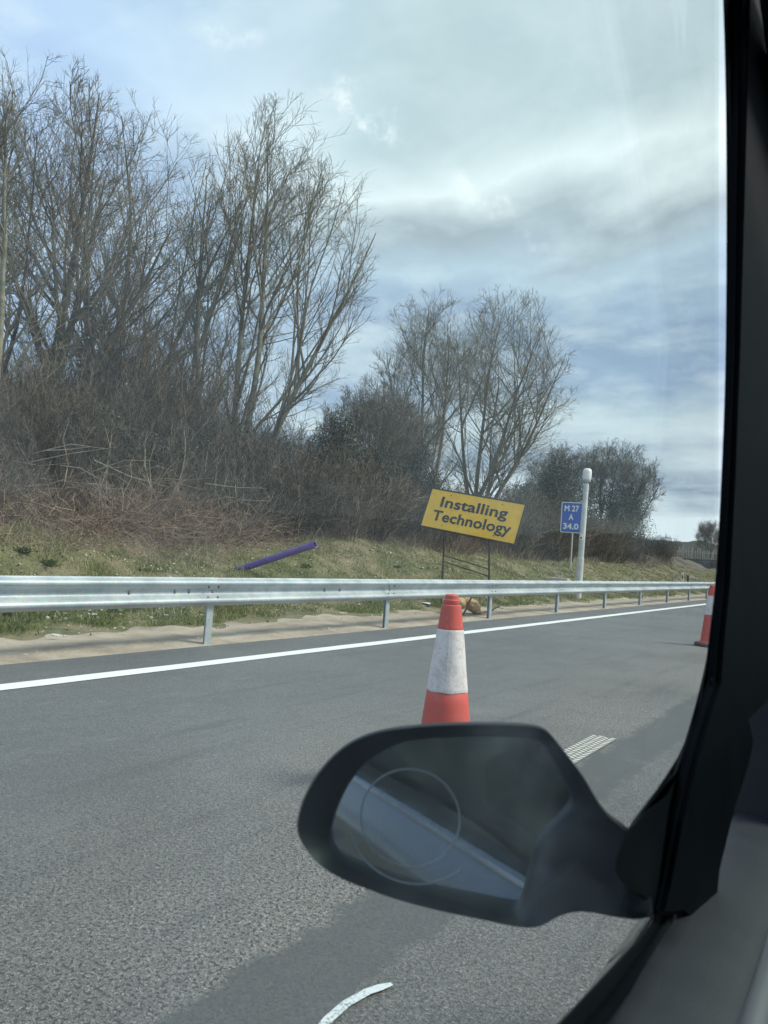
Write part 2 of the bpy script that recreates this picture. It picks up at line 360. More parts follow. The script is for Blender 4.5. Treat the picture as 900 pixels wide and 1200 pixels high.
# car
M_trim = mat('black_trim_plastic', (.0018,.0032,.0055), .6, var=.2, nscale=30, bump=.0004, bscale=900, spec=.07)
M_seal = mat('window_seal_rubber', (.003,.005,.0075), .55, var=.25, nscale=12, spec=.12)
M_hous = mat('mirror_housing_plastic', (.007,.011,.017), .42, var=.15, nscale=20, bump=.0003, bscale=700, spec=.5)
M_card = mat('door_card_plastic', (.029,.031,.040), .60, var=.10, nscale=25, bump=.0006, bscale=600, spec=.5)
M_roof = mat('headlining_fabric', (.16,.16,.155), .95)
M_seat = mat('seat_fabric', (.045,.045,.05), .9, bump=.001)
M_paint = mat('dark_blue_grey_car_paint', (.030,.042,.058), .28, .35, var=.05, coat=.8)
M_chrome = mat('bright_trim', (.6,.62,.64), .2, 1.0)
def mirror_fn(t, b, pos):
    n = t.noise(pos, 24, 6, .7)
    t.put(b, 'Roughness', t.math('ADD', .035, t.math('MULTIPLY', t.step(n, .5, .75), .10)))
M_mirror = mat('mirror_glass', (.68,.74,.78), .04, 1.0, var=.04, fn=mirror_fn)
M_ring = mat('etched_glass_ring', (.40,.44,.46), .4)
def pane(name, tintc, dust):
    m = bpy.data.materials.new(name); m.use_nodes = True; t = NT(m.node_tree); t.n.clear()
    o = t.new('ShaderNodeOutputMaterial')
    pos = t.new('ShaderNodeTexCoord').outputs['Object']
    tr = t.new('ShaderNodeBsdfTransparent'); tr.inputs[0].default_value = (*tintc, 1)
    gl = t.new('ShaderNodeBsdfGlossy', i_Roughness=.015); fr = t.new('ShaderNodeLayerWeight', i_Blend=.5)
    frv = t.math('ADD', .012, t.math('MULTIPLY', .17, t.math('POWER', fr.outputs['Facing'], 5.0)))
    m1 = t.new('ShaderNodeMixShader', i_0=frv, i_1=tr.outputs[0], i_2=gl.outputs[0])
    di = t.new('ShaderNodeBsdfTranslucent'); di.inputs[0].default_value = (.8,.85,.82,1)
    mp = t.new('ShaderNodeMapping', i_Vector=pos); mp.inputs['Scale'].default_value = (1, 1, 1.6); mp.inputs['Rotation'].default_value = (.6, 0, 0)
    n = t.noise(mp.outputs[0], 7, 5, .6, 1.0); n2 = t.noise(pos, 160, 3, .6)
    f = t.math('MULTIPLY', t.math('ADD', .35, t.math('ADD', t.step(n, .40, .72), t.math('MULTIPLY', t.step(n2, .6, .8), .25))), dust)  # dust film, added to lay a faint hazy veil over the pane
    m2 = t.new('ShaderNodeMixShader', i_0=f, i_1=m1.outputs[0], i_2=di.outputs[0])
    t.l.new(m2.outputs[0], o.inputs[0]); return m
M_glass = pane('side_window_glass', (.945,.970,.955), .045)
M_wind = pane('other_window_glass', (.75,.82,.80), .02)

# ------------------------------------------------------------------ the ground
rs = np.random.RandomState(7)
PX = np.array([-4000, -60, -40, -22, -17, -14.5, -12.5, -11, -9.3, -8.4, -7.9, -6.9, -6.2, 13.8, 15, 22, 40, 4000.])
PZ = np.array([2.0, 3.4, 3.5, 3.1, 2.4, 1.75, 1.25, .86, .36, .14, .03, -.05, -.06, -.06, .0, .6, .8, .8])
def zter(x, y):
    x = np.asarray(x, float); y = np.asarray(y, float)
    z = np.interp(x, PX, PZ)
    far = np.clip((y-66)/30, 0, 1); far = far*far*(3-2*far)
    z = np.where(x < -12.5, z*(1-far)+(1.0+.1*np.sin(x))*far, z)
    k = np.clip((-7.7-x)/1.2, 0, 1)
    b = .07*np.sin(x*1.9+y*.7)+.06*np.sin(y*1.3-x*.8+1)+.035*np.sin(x*4.1+y*3.3)+.025*np.sin(y*5.3-x*3.7)+.10*np.sin(y*.31+2)
    kk = np.clip((-14.0-x)/2, 0, 1)*(x > -60)
    return z+k*b+kk*(.38*np.sin(y*.55+x*.3)+.26*np.sin(y*1.27-x*.9+1)+.14*np.sin(y*2.9+x))
def grid_mesh(name, xs, ys, zf, smooth=True):
    Xg, Yg = np.meshgrid(xs, ys, indexing='ij'); Zg = zf(Xg, Yg)
    V = np.stack([Xg, Yg, Zg], -1).reshape(-1, 3); ny = len(ys)
    i, j = np.meshgrid(np.arange(len(xs)-1), np.arange(ny-1), indexing='ij'); a = (i*ny+j).ravel()
    return mesh_np(name, V, np.stack([a, a+ny, a+ny+1, a+1], 1), smooth)
xs = np.concatenate([[-4000,-1500,-500,-200,-100], np.arange(-60,-26,2.), np.arange(-26,-7,.2), np.arange(-7,-5.9,.3), [0,8,13.8,14.4,15,18,22,30,40,100,400,1500,4000]])
ys = np.concatenate([[-3000,-1000,-300,-100,-40,-20,-10], np.arange(-4,80,.3), np.arange(80,140,1.5), [150,170,200,260,400,800,1500,4000]])
tag(link('ground', grid_mesh('ground', xs, ys, zter), M_soil), kind='structure')
rx = np.array([-6.22,-6.2,-5,-3,-1,1,4,8,13.6]); ry = np.concatenate([[-60,-20], np.arange(-5,60,2.5), np.arange(60,420,20)])
def zroad(x, y): return np.where(x < -6.21, -.055, 0*x)
tag(link('road', grid_mesh('road', rx, ry, zroad, False), M_asph), kind='structure')
def strip(name, m, pts_l, pts_r, z):
    v = [(x, y, z) for x, y in pts_l]+[(x, y, z) for x, y in pts_r]; n = len(pts_l)
    me = bpy.data.meshes.new(name); me.from_pydata(v, [], [(i, n+i, n+i+1, i+1) for i in range(n-1)]); me.update()
    return link(name, me, m)
yy = np.concatenate([np.arange(-30, 60, .4), np.arange(60, 400, 5)])
wl = rs.randn(len(yy))*.004; wr = rs.randn(len(yy))*.004
tag(strip('edge_line', M_line, list(zip(-5.43+wl, yy)), list(zip(-5.23+wr, yy)), .005), kind='structure')
# sandy margin under the barrier: undulating, with a ragged outer edge running under the grass
sy = np.concatenate([np.arange(-6, 70, .12), np.arange(70, 200, 2.)]); sx = np.linspace(0, 1, 20)
edge = -7.95 + .16*np.sin(sy*1.1)+.11*np.sin(sy*2.7+1)+.06*np.sin(sy*6.1)+.10*np.sin(sy*.43)
U_, Y_ = np.meshgrid(sx, sy, indexing='ij'); Xs = -6.215*(1-U_)+edge[None, :]*U_
Zs = -.012 + .035*np.sin(math.pi*U_)**1 + .016*np.sin(Xs*5+Y_*2.1)*U_ + .012*np.sin(Y_*4.7-Xs*6)*U_+ .010*np.sin(Y_*11+Xs*9)*U_ + .07*np.clip(U_-.8, 0, 1)
a = (np.arange(19)[:, None]*len(sy)+np.arange(len(sy)-1)[None, :]).ravel(); n_ = len(sy)
sand = link('sand_margin', mesh_np('sand_margin', np.stack([Xs, Y_, Zs], -1).reshape(-1, 3), np.stack([a, a+n_, a+n_+1, a+1], 1), True), M_sand)
tag(sand, kind='structure')
# lane marking with raised ribs
for k, y0 in enumerate((3.3, 12.3, 21.3)):
    mb = MB(); mb.add([(-1.655, y0-.02, .004), (-1.485, y0-.02, .004), (-1.485, y0+2.15, .004), (-1.655, y0+2.15, .004)], [(0, 1, 2, 3)])
    for i in range(43):
        for c_ in range(4):
            xa = -1.650+c_*.041; ya = y0+i*.050+(.010 if c_ % 2 else 0); dy = .012 if c_ % 2 else -.012
            mb.add([(xa, ya, .004), (xa+.034, ya+dy, .004), (xa+.034, ya+dy+.024, .004), (xa, ya+.024, .004), (xa+.003, ya+.003, .0058), (xa+.031, ya+dy+.003, .0058), (xa+.031, ya+dy+.021, .0058), (xa+.003, ya+.021, .0058)],
                   [(4,5,6,7),(0,1,5,4),(1,2,6,5),(2,3,7,6),(3,0,4,7)])
    tag(mb.build('lane_marking', M_dash), kind='structure')
# curved window reflection, painted onto the road as a white mark
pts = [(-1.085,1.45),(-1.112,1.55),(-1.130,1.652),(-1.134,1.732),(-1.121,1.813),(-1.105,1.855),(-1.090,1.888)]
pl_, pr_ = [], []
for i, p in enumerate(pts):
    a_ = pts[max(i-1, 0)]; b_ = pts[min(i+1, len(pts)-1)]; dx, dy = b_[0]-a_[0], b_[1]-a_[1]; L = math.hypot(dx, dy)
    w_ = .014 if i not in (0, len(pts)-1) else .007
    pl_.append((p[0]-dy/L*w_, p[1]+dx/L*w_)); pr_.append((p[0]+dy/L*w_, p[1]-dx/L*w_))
tag(strip('reflection_mark', M_reflection, pl_, pr_, .009), kind='structure')
# distant hill
az = np.radians(np.linspace(-75, 75, 420)); hr = np.linspace(0, 1, 14)
A_, Rr = np.meshgrid(az, hr, indexing='ij')
prof = 18.5+2.6*np.sin(A_*9+.6)+1.6*np.sin(A_*23+1)+.9*np.sin(A_*61)+.5*np.sin(A_*140+2)
dist = 330+Rr*150
Zh = prof*np.sin(np.clip(Rr*1.25, 0, 1)*math.pi/2)+rs.rand(*A_.shape)*1.1*(Rr > .05)-1.0
Vh = np.stack([-np.sin(-A_)*dist, np.cos(A_)*dist, Zh], -1).reshape(-1, 3)
a = (np.arange(len(az)-1)[:, None]*14+np.arange(13)[None, :]).ravel()
tag(link('hill', mesh_np('hill', Vh, np.stack([a, a+14, a+15, a+1], 1), False), M_hill), kind='structure')

# ------------------------------------------------------------------ twigs and trees
def unit(v): return v/np.maximum(np.linalg.norm(v, axis=-1, keepdims=True), 1e-9)
def grow(o, d, L, ra, rb, S, wob, upf, rng):
    """vectorised branches: o,d (n,3) L,ra,rb (n,) -> polylines (n,S+1,3), radii (n,S+1)"""
    n = len(o); P = np.zeros((n, S+1, 3)); P[:, 0] = o; d = unit(d)
    upv = np.broadcast_to(np.asarray(upf, float).reshape(-1, 1) if np.ndim(upf) else np.array([[upf]]), (n, 1))
    for i in range(S):
        d = unit(d+rng.randn(n, 3)*wob+np.array([[0, 0, 1.]])*upv)
        P[:, i+1] = P[:, i]+d*(L/S)[:, None]
    t = np.linspace(0, 1, S+1)[None, :]
    return P, ra[:, None]*(1-t)+rb[:, None]*t
def kids(P, Rd, per, t0, t1, ang, lenf, rng, radf=.6):
    n, S1, _ = P.shape; idx = np.repeat(np.arange(n), per); m = len(idx)
    t = rng.uniform(t0, t1, m)*(S1-1); i0 = np.minimum(t.astype(int), S1-2); f = (t-i0)[:, None]
    o = P[idx, i0]*(1-f)+P[idx, i0+1]*f; tg = unit(P[idx, i0+1]-P[idx, i0])
    rr = Rd[idx, i0]*(1-f[:, 0])+Rd[idx, i0+1]*f[:, 0]
    pr = unit(np.cross(tg, rng.randn(m, 3))); an = ang*rng.uniform(.6, 1.35, m)
    d = tg*np.cos(an)[:, None]+pr*np.sin(an)[:, None]
    Lp = np.linalg.norm(P[:, -1]-P[:, 0], axis=1)[idx]
    L = lenf*Lp*(1.15-.6*t/(S1-1))*rng.uniform(.6, 1.25, m)
    return o, d, L, rr*radf
def tubes(P, Rd, k):
    n, S1, _ = P.shape
    tg = np.zeros_like(P); tg[:, 1:-1] = P[:, 2:]-P[:, :-2]; tg[:, 0] = P[:, 1]-P[:, 0]; tg[:, -1] = P[:, -1]-P[:, -2]; tg = unit(tg)
    ref = np.where(np.abs(tg[:, :1, 2:]) < .85, np.array([0, 0, 1.]), np.array([1., 0, 0])); ref = np.broadcast_to(ref, tg.shape)
    a = unit(np.cross(tg, ref)); b = np.cross(tg, a)
    th = np.arange(k)*2*math.pi/k
    V = P[:, :, None, :]+Rd[:, :, None, None]*(a[:, :, None, :]*np.cos(th)[None, None, :, None]+b[:, :, None, :]*np.sin(th)[None, None, :, None])
    base = (np.arange(n)[:, None, None]*S1+np.arange(S1-1)[None, :, None])*k; kk = np.arange(k)[None, None, :]; k2 = (np.arange(k)+1)[None, None, :] % k
    F = np.stack([base+kk, base+k2, base+k+k2, base+k+kk], -1).reshape(-1, 4)
    return V.reshape(-1, 3), F
def join(parts):
    Vs, Fs, b = [], [], 0
    for V, F in parts: Vs.append(V); Fs.append(F+b); b += len(V)
    return np.concatenate(Vs), np.concatenate(Fs)

def thin(rng, k, ref, lo, *arrs):
    """keep fewer children on short parents"""
    m = rng.rand(len(k)) < np.clip(k/ref, lo, 1)
    return [a[m] for a in arrs]
def reach(o, d, env):
    """distance along d from o to the crown's ellipsoid (0 when outside)"""
    c, r = np.array(env[:3]), np.array(env[3:6]); p = (o-c)/r; q = unit(d)/r
    A = (q*q).sum(1); B = (p*q).sum(1); C = (p*p).sum(1)-1; D = B*B-A*C
    return np.where(D > 0, (-B+np.sqrt(np.maximum(D, 0)))/A, 0).clip(0)
def bare_tree(seed, env, stems, n1, n2, n3, n4, spread, upf, r, twig_r=.006, wob=.08, first=.2, sub=.6):
    """stems: (dx,dy,lean_x,lean_y,scale); env: centre and radii of the crown. Returns trunk mesh, crown mesh (origin at the foot)"""
    rng = np.random.RandomState(seed); n = len(stems)
    o = np.array([[s[0], s[1], -.3] for s in stems]); d = np.array([[s[2], s[3], 1.] for s in stems]); sc_ = np.array([s[4] for s in stems])
    L0 = reach(o, d+np.array([0, 0, .25]), env)*sc_*.96
    P0, R0 = grow(o, d, L0, r*sc_, np.full(n, .014), 12, wob*.4, .03, rng)
    o1, d1, L1, r1 = kids(P0, R0, n1, first, .90, spread, .52, rng, .55)
    d1 = unit(d1)+np.array([0, 0, upf*1.5])
    L1 = np.maximum(reach(o1, d1, env)*rng.uniform(.72, 1.04, len(o1)), .4)
    P1, R1 = grow(o1, d1, L1, np.minimum(r1, .012*L1+.01), np.full(len(o1), .010), 8, wob, upf, rng)
    o2, d2, L2, r2 = kids(P1, R1, n2, .12, .98, sub, .5, rng, .55)
    o2, d2, L2, r2 = thin(rng, np.repeat(np.linalg.norm(P1[:, -1]-P1[:, 0], axis=1), n2), 2.4, .12, o2, d2, L2, r2)
    L2 = np.minimum(L2, reach(o2, d2, env)*rng.uniform(.8, 1.08, len(o2))+.25)
    P2, R2 = grow(o2, d2, L2, np.maximum(r2, .009), np.full(len(o2), .007), 6, wob*1.1, upf*.8, rng)
    o3, d3, L3, r3 = kids(P2, R2, n3, .1, 1, sub*1.15, .55, rng, .6)
    o3, d3, L3, r3 = thin(rng, np.repeat(np.linalg.norm(P2[:, -1]-P2[:, 0], axis=1), n3), 1.1, .15, o3, d3, L3, r3)
    L3 = np.minimum(np.clip(L3, .3, 1.3), reach(o3, d3, env)+.35)
    P3, R3 = grow(o3, d3, L3, np.full(len(o3), twig_r), np.full(len(o3), twig_r*.6), 3, wob*.8, upf*.8, rng)
    o4, d4, L4, r4 = kids(P3, R3, n4, .1, 1, .65, .6, rng)
    P4, R4 = grow(o4, d4, np.clip(L4, .2, .5), np.full(len(o4), twig_r*.7), np.full(len(o4), twig_r*.36), 2, wob*.8, upf*.8, rng)
    Vt, Ft = tubes(P0, R0, 8)
    Vc, Fc = join([tubes(P1, R1, 5), tubes(P2, R2, 3), tubes(P3, R3, 3), tubes(P4, R4, 3)])
    return mesh_np('trunk', Vt, Ft, True), mesh_np('crown', Vc, Fc, False)
def set_tree(name, meshes, mats, x, y, label, group, cat='tree', rz=0, s=1., dz=-.1):
    root = empty(name, (x, y, float(zter(x, y))+dz), rz); root.scale = (s, s, s)
    tag(root, label, cat, group)
    for nm, me, m in zip(('trunk', 'crown'), meshes, mats): link(nm, me, m, root)
    return root
G1 = 'bare winter trees along the top of the bank'
# big spreading trees at the left edge
tA = bare_tree(11, (0,0,5.7, 3.5,3.5,4.7), [(0,0,.05,.02,1),(.3,.2,.46,.22,.97),(-.3,.1,-.44,-.16,.95),(.1,-.2,.18,.2,.9)], 13, 11, 5, 4, .85, .07, .17, sub=.72)
set_tree('bare_tree', tA, (M_bark_d, M_twig), -19.0, 12.0, 'tall dark bare tree with forking limbs at the left edge of the photo', G1)
tA2 = bare_tree(12, (0,0,5.0, 2.4,2.4,4.0), [(0,0,.02,.0,1),(.25,.3,-.12,.20,.95)], 12, 10, 5, 4, .80, .07, .12, sub=.7)
set_tree('bare_tree', tA2, (M_bark_p, M_twig_p), -17.3, 9.7, 'bare tree with pale trunk cut by the left edge of the photo', G1, rz=1.0)
tB = bare_tree(21, (.2,.2,7.3, 3.5,3.5,5.0), [(0,0,.04,.03,1),(.4,.1,.30,.18,.97),(-.3,.3,-.30,-.1,.95)], 14, 10, 5, 4, .80, .06, .12, sub=.7)
set_tree('bare_tree', tB, (M_bark_g, M_twig_p), -21.5, 16.2, 'rounded bare tree behind the tall thicket, second from the left', G1)
set_tree('bare_tree', tB, (M_bark_g, M_twig_p), -22.5, 20.6, 'lower rounded bare tree between the left tree and the pale upright tree', G1, rz=2.6, s=.86)
# pale upright tree
tC = bare_tree(33, (.85,.55,7.6, 3.3,3.3,5.8), [(-.75,-.45,-.05,-.03,1),(.15,.1,.13,.08,1),(-.1,.0,.02,.02,.97),(.3,.2,.36,.23,.97)], 15, 10, 5, 4, .62, .08, .14, wob=.06, first=.16, sub=.62)
set_tree('bare_tree', tC, (M_bark_p, M_twig_p), -18.0, 18.3, 'tallest upright bare tree with pale greenish stems left of the sign', G1)
# pair behind the yellow sign
tD = bare_tree(41, (.1,.1,6.9, 3.5,3.5,5.3), [(0,0,-.03,.0,1),(.25,.1,.16,.1,.98),(-.2,.1,-.30,-.15,.95)], 19, 11, 5, 4, .80, .08, .14, first=.10, sub=.7)
set_tree('bare_tree', tD, (M_bark_g, M_twig_p), -20.0, 34.2, 'bare domed tree behind the left end of the yellow sign', G1)
tE = bare_tree(52, (1.0,.65,8.0, 4.7,4.7,6.0), [(0,0,.0,.0,1),(.3,.0,.20,.10,.97),(-.2,.2,-.20,-.05,.95),(.1,.1,.42,.25,.95)], 20, 11, 5, 4, .90, .06, .16, first=.10, sub=.75)
set_tree('bare_tree', tE, (M_bark_g, M_twig_p), -20.0, 40.6, 'wide rounded bare tree rising right above the yellow sign', G1)
# smaller ones to the right and in the gaps
tF = bare_tree(63, (0,0,4.3, 3.3,3.3,3.5), [(0,0,-.1,0,1),(.3,.1,.28,.1,.97),(-.3,.2,-.24,.1,.95),(.4,.1,.55,.2,.95)], 13, 11, 7, 4, .78, .06, .12, twig_r=.009)
set_tree('bare_tree', tF, (M_bark_d, M_twig), -16.0, 54.5, 'low spreading bare tree behind the white mast', G1, rz=.3)
set_tree('bare_tree', tF, (M_bark_g, M_twig_p), -19.5, 54.5, 'small bare tree behind the blue marker sign', G1, rz=2.4, s=.95)
set_tree('bare_tree', tF, (M_bark_d, M_twig), -16.8, 24.3, 'small crooked bare tree in the gap between the tall trees', G1, rz=4.0, s=.62)
set_tree('bare_tree', tF, (M_bark_d, M_twig), -18.5, 29.0, 'low bare tree just left of the domed tree behind the sign', G1, rz=5.2, s=.78)
set_tree('bare_tree', tF, (M_bark_g, M_twig_p), -18.6, 107, 'tiny far bare tree above the distant fence beside the pillar', 'far trees', rz=1.2, s=.7, dz=1.2)

# twiggy shrubs
def shrub(seed, h, spread_r, stems, n1, n2, lean=.35, upf=.05, r=.018):
    rng = np.random.RandomState(seed)
    an = rng.uniform(0, 2*math.pi, stems); rr = spread_r*np.sqrt(rng.rand(stems))
    o = np.stack([np.cos(an)*rr, np.sin(an)*rr, np.full(stems, -.1)], 1)
    d = np.stack([np.cos(an)*lean*rng.rand(stems), np.sin(an)*lean*rng.rand(stems), np.ones(stems)], 1)+rng.randn(stems, 3)*.13
    P0, R0 = grow(o, d, h*rng.uniform(.55, 1.05, stems), np.full(stems, r), np.full(stems, .006), 6, .12, .04, rng)
    o1, d1, L1, r1 = kids(P0, R0, n1, .08, 1, .55, .40, rng); P1, R1 = grow(o1, d1, L1, np.maximum(r1, .008), np.full(len(o1), .005), 4, .16, upf, rng)
    o2, d2, L2, r2 = kids(P1, R1, n2, .05, 1, .6, .5, rng); P2, R2 = grow(o2, d2, np.maximum(L2, .15), np.full(len(o2), .0062), np.full(len(o2), .003), 2, .2, upf, rng)
    t0, t1 = np.repeat(rng.rand(stems), 7*4), np.repeat(rng.rand(len(o1)), 5*3)
    V, F = join([tubes(P0, R0, 4), tubes(P1, R1, 3), tubes(P2, R2, 3)])
    tint = np.concatenate([t0, t1, np.repeat(rng.rand(len(o2)), 3*3)])
    return mesh_np('shrub', V, F, False, tint)
S_tall = shrub(1, 5.6, 1.0, 30, 10, 6, r=.026); S_mid = shrub(2, 3.4, 1.1, 36, 9, 6, r=.024); S_low = shrub(3, 1.9, 1.0, 48, 8, 5, lean=.7, r=.018); S_wide = shrub(4, 2.6, 1.5, 50, 9, 5, lean=.6, r=.022)
def leaf_cloud(seed, blobs, n, size, name='foliage'):
    rng = np.random.RandomState(seed); P = []; 
    wts = np.array([b[3]*b[4]*b[5] for b in blobs])**.7; wts /= wts.sum()
    for b, k in zip(blobs, (wts*n).astype(int)):
        v = unit(rng.randn(k, 3)); rad = rng.rand(k)**.28*(1+.18*np.sin(v[:, 0]*7+v[:, 2]*5)+.12*np.sin(v[:, 1]*11))
        P.append(np.array(b[:3])+v*rad[:, None]*np.array(b[3:6]))
    P = np.concatenate(P); m = len(P); a = unit(rng.randn(m, 3)); b = unit(np.cross(a, rng.randn(m, 3))); s = size*rng.uniform(.5, 1.3, (m, 1))
    V = np.stack([P-a*s, P+b*s*.6, P+a*s, P-b*s*.6], 1).reshape(-1, 3)
    return mesh_np(name, V, np.arange(4*m).reshape(-1, 4), False, np.repeat(rng.rand(m), 4))
L_a = leaf_cloud(5, [(0,0,1.0,.9,.9,1.0),(.5,.2,1.7,.6,.6,.7),(-.5,.1,1.4,.6,.5,.6),(.1,0,2.3,.4,.4,.5)], 24000, .024)
L_b = leaf_cloud(6, [(0,0,.9,1.3,1.1,.9),(1.0,.2,.8,.8,.7,.7),(-.8,.1,1.2,.8,.7,.8)], 26000, .024)
stem_me = MB().tube([(0,0,-.2),(.05,0,.8),(-.03,.05,1.7)], [.07,.05,.02], 7).mesh('stem', smooth=40)
def put(name, me, m, x, y, label, group, cat='shrub', rz=0., s=1., sz=1., leaf=False):
    z = float(zter(x, y))-.08
    if leaf:
        o = empty(name, (x, y, z), rz); link('foliage', me, m, o); link('stem', stem_me, M_bark_d, o)
    else: o = link(name, me, m, loc=(x, y, z), rz=rz)
    o.scale = (s, s, s*sz); tag(o, label, cat, group); return o
G2 = 'leafless shrubs massed along the bank'
LT = 'leafless grey-brown shrub merging into the thicket on the bank'
def lab_for(me, x, px):
    kind = {'t': 'tall twiggy leafless shrub', 'm': 'middling leafless shrub', 'l': 'low tangled leafless shrub', 'w': 'spreading leafless shrub'}['t' if me is S_tall else 'm' if me is S_mid else 'l' if me is S_low else 'w']
    where = ('at the far left edge of the bank' if px < 60 else 'in the thicket under the left-hand tall trees' if px < 200 else 'at the foot of the pale upright tree' if px < 340 else
             'in the gap between the tall trees and the yellow sign' if px < 480 else 'directly behind the yellow sign' if px < 620 else 'behind the blue sign and mast' if px < 700 else 'tapering off beyond the mast')
    return kind+' '+where
rq = random.Random(4)
# (mesh, x, y, scale): back row tall, then mid, then low towards the grass
def px_y(px, x):      # a y on the line of sight through a column of the photograph, for laying out the row
    a = YAW-math.atan((px-450)/901); return -x/math.tan(a)
rows = []
for px in range(-40, 350, 17): rows.append((S_tall, -18.6+rq.uniform(-1, 1), px, rq.uniform(.42, .60) if px < 60 else (rq.uniform(.62, .98) if 80 < px < 235 else rq.uniform(.42, .58))))
for px in range(-40, 500, 17): rows.append((S_mid, -16.4+rq.uniform(-.9, .9), px, rq.uniform(.55, .95) if px < 330 else rq.uniform(.45, .75)))
for px in range(-30, 660, 15): rows.append((S_wide, -14.8+rq.uniform(-.7, .7), px, rq.uniform(.5, 1.0)))
for px in range(-30, 300, 22): rows.append((S_low, -13.3+rq.uniform(-.4, .4), px, rq.uniform(.4, .85)))
for px in range(290, 700, 11): rows.append((S_low, -13.5+rq.uniform(-.5, .6), px, rq.uniform(.5, 1.25)))
for px in range(350, 700, 14): rows.append((S_mid, -18.3+rq.uniform(-1, 1), px, rq.uniform(.5, .85)))
for px in range(600, 792, 8): rows.append((S_mid, -15.0+rq.uniform(-.8, .8), px, rq.uniform(.55, 1.05) if px < 735 else rq.uniform(.30, .5)))
for px in range(610, 790, 9): rows.append((S_wide, -13.9+rq.uniform(-.6, .6), px, rq.uniform(.45, 1.0) if px < 735 else rq.uniform(.35, .6)))
rows = [r_ for r_ in rows if not ((r_[2] > 380 and rq.random() < .38) or (r_[2] < 300 and r_[1] > -15.6 and rq.random() < .5))]
for me, x, px, s in rows:
    put('shrub', me, M_bush, x, px_y(px, x), lab_for(me, x, px), G2, rz=rq.uniform(0, 6.28), s=s, sz=rq.uniform(.85, 1.1))
G3 = 'evergreen bushes among the bare shrubs'
for (me, m, x, px, s, sz, lab) in [
    (L_b, M_leaf, -15.6, 92, 1.2, .9, 'dark evergreen bush low among the shrubs at the far left'),
    (L_b, M_leaf, -15.4, 215, 1.1, .9, 'dusky evergreen bush deep in the middle of the left thicket'),
    (L_b, M_leaf, -15.8, 302, 1.45, 1.0, 'dark ivy bush at the foot of the pale upright tree'),
    (L_a, M_leaf, -14.9, 397, 1.25, 1.05, 'ivy-covered stump-like bush between the tall trees'),
    (L_b, M_leaf, -15.6, 440, 1.15, 1.1, 'broad dark evergreen bush left of the yellow sign'),
    (L_a, M_leafy, -15.2, 487, 1.15, 1.1, 'yellowing ivy bush touching the left end of the yellow sign'),
    (L_b, M_leaf, -17.5, 612, 1.7, 1.0, 'dusky evergreen bush just right of the yellow sign'),
    (L_b, M_leaf, -17.5, 648, 2.0, 1.2, 'big dusky evergreen bush behind the blue sign'),
    (L_b, M_leaf, -16.6, 706, 1.9, 1.2, 'tall dark evergreen bush right of the white mast'),
    (L_a, M_leaf, -15.4, 735, 1.8, 1.0, 'ivy-clad bush under the low spreading bare tree'),
    (L_b, M_leaf, -15.2, 765, 1.15, .9, 'last dark bush before the distant fence')]:
    put('evergreen_bush', me, m, x, px_y(px, x), lab, G3, 'bush', rz=rq.uniform(0, 6), s=s, sz=sz, leaf=True)

# brambles and dead stems at the foot of the thicket
rng = np.random.RandomState(9)
def line_y(px, x): 
    a = YAW-np.arctan((px-450)/901); return -x/np.tan(a)
def thicket(n, pxr, xr, L, up, wob, tr, r=.0055, S=5, seed=1):
    rg = np.random.RandomState(seed); x = rg.uniform(*xr, n); px = rg.uniform(*pxr, n); y = line_y(px, x)
    o = np.stack([x, y, zter(x, y)-.03], 1); d = rg.randn(n, 3)*.55+np.array([0.2, 0, up])
    Ls = rg.uniform(.3, 1.15, n)*L*(.62+.38*np.sin(x*2.3+y*1.1)*np.sin(y*.67+x*.9))
    P_, R_ = grow(o, d, Ls, np.full(n, r), np.full(n, r*.4), S, wob, -.14 if wob > .2 else .02, rg)
    gz = zter(P_[..., 0], P_[..., 1])+.02; P_[..., 2] = np.maximum(P_[..., 2], gz)
    tt = np.clip(rg.uniform(tr[0], tr[1], n)+(rg.rand(n) > .93)*.4, 0, 1)
    V, F = tubes(P_, R_, 3); return V, F, np.repeat(tt, (S+1)*3)
parts = [thicket(16000, (-40, 310), (-15.8, -11.9), 1.7, .9, .32, (.30, .98), seed=1),
         thicket(6500, (240, 560), (-14.8, -12.3), .95, 1.2, .20, (.25, .95), seed=2),
         thicket(5000, (520, 790), (-14.6, -12.4), .9, 1.1, .20, (.25, .95), r=.008, S=4, seed=3),
         thicket(2600, (-40, 470), (-12.4, -11.0), .55, 1.0, .25, (.55, 1.0), r=.004, S=3, seed=4)]
Vb, Fb = join([(p[0], p[1]) for p in parts])
tag(link('bramble_thicket', mesh_np('bramble_thicket', Vb, Fb, False, np.concatenate([p[2] for p in parts])), M_scrub),
    'tangle of dead brambles and dry stems at the top edge of the grass', 'brambles', kind='stuff')
# long pale fallen stems lying across the brambles, left
mb = MB()
for k in range(26):
    px = rq.uniform(0, 260); x = rq.uniform(-13.9, -12.3); y = px_y(px, x); z = float(zter(x, y))+rq.uniform(.3, 1.3)
    L = rq.uniform(.6, 1.6); a = rq.uniform(-.3, .3); v = Vector((.84, .54, a)); b2 = rq.uniform(-.1, .15)
    mb.tube([Vector((x, y, z)), Vector((x, y, z))+v*L*.5+Vector((0, 0, b2)), Vector((x, y, z))+v*L], [.010, .008, .004], 5)
for k in range(34):
    px = rq.choice([60, 210, 250, 290, 330, 520, 118, 125, 170, 405, 432, 425, 470, 372])+rq.uniform(-12, 12); x = rq.uniform(-13.6, -12.8); y = px_y(px, x); z = float(zter(x, y))-.05
    p = Vector((x, y, z)); ps = [p]
    for i in range(5): p = p+Vector((rq.uniform(-.14, .14), rq.uniform(-.14, .14), rq.uniform(.3, .5))); ps.append(p)
    mb.tube(ps, [.018, .016, .013, .010, .007, .004], 5)
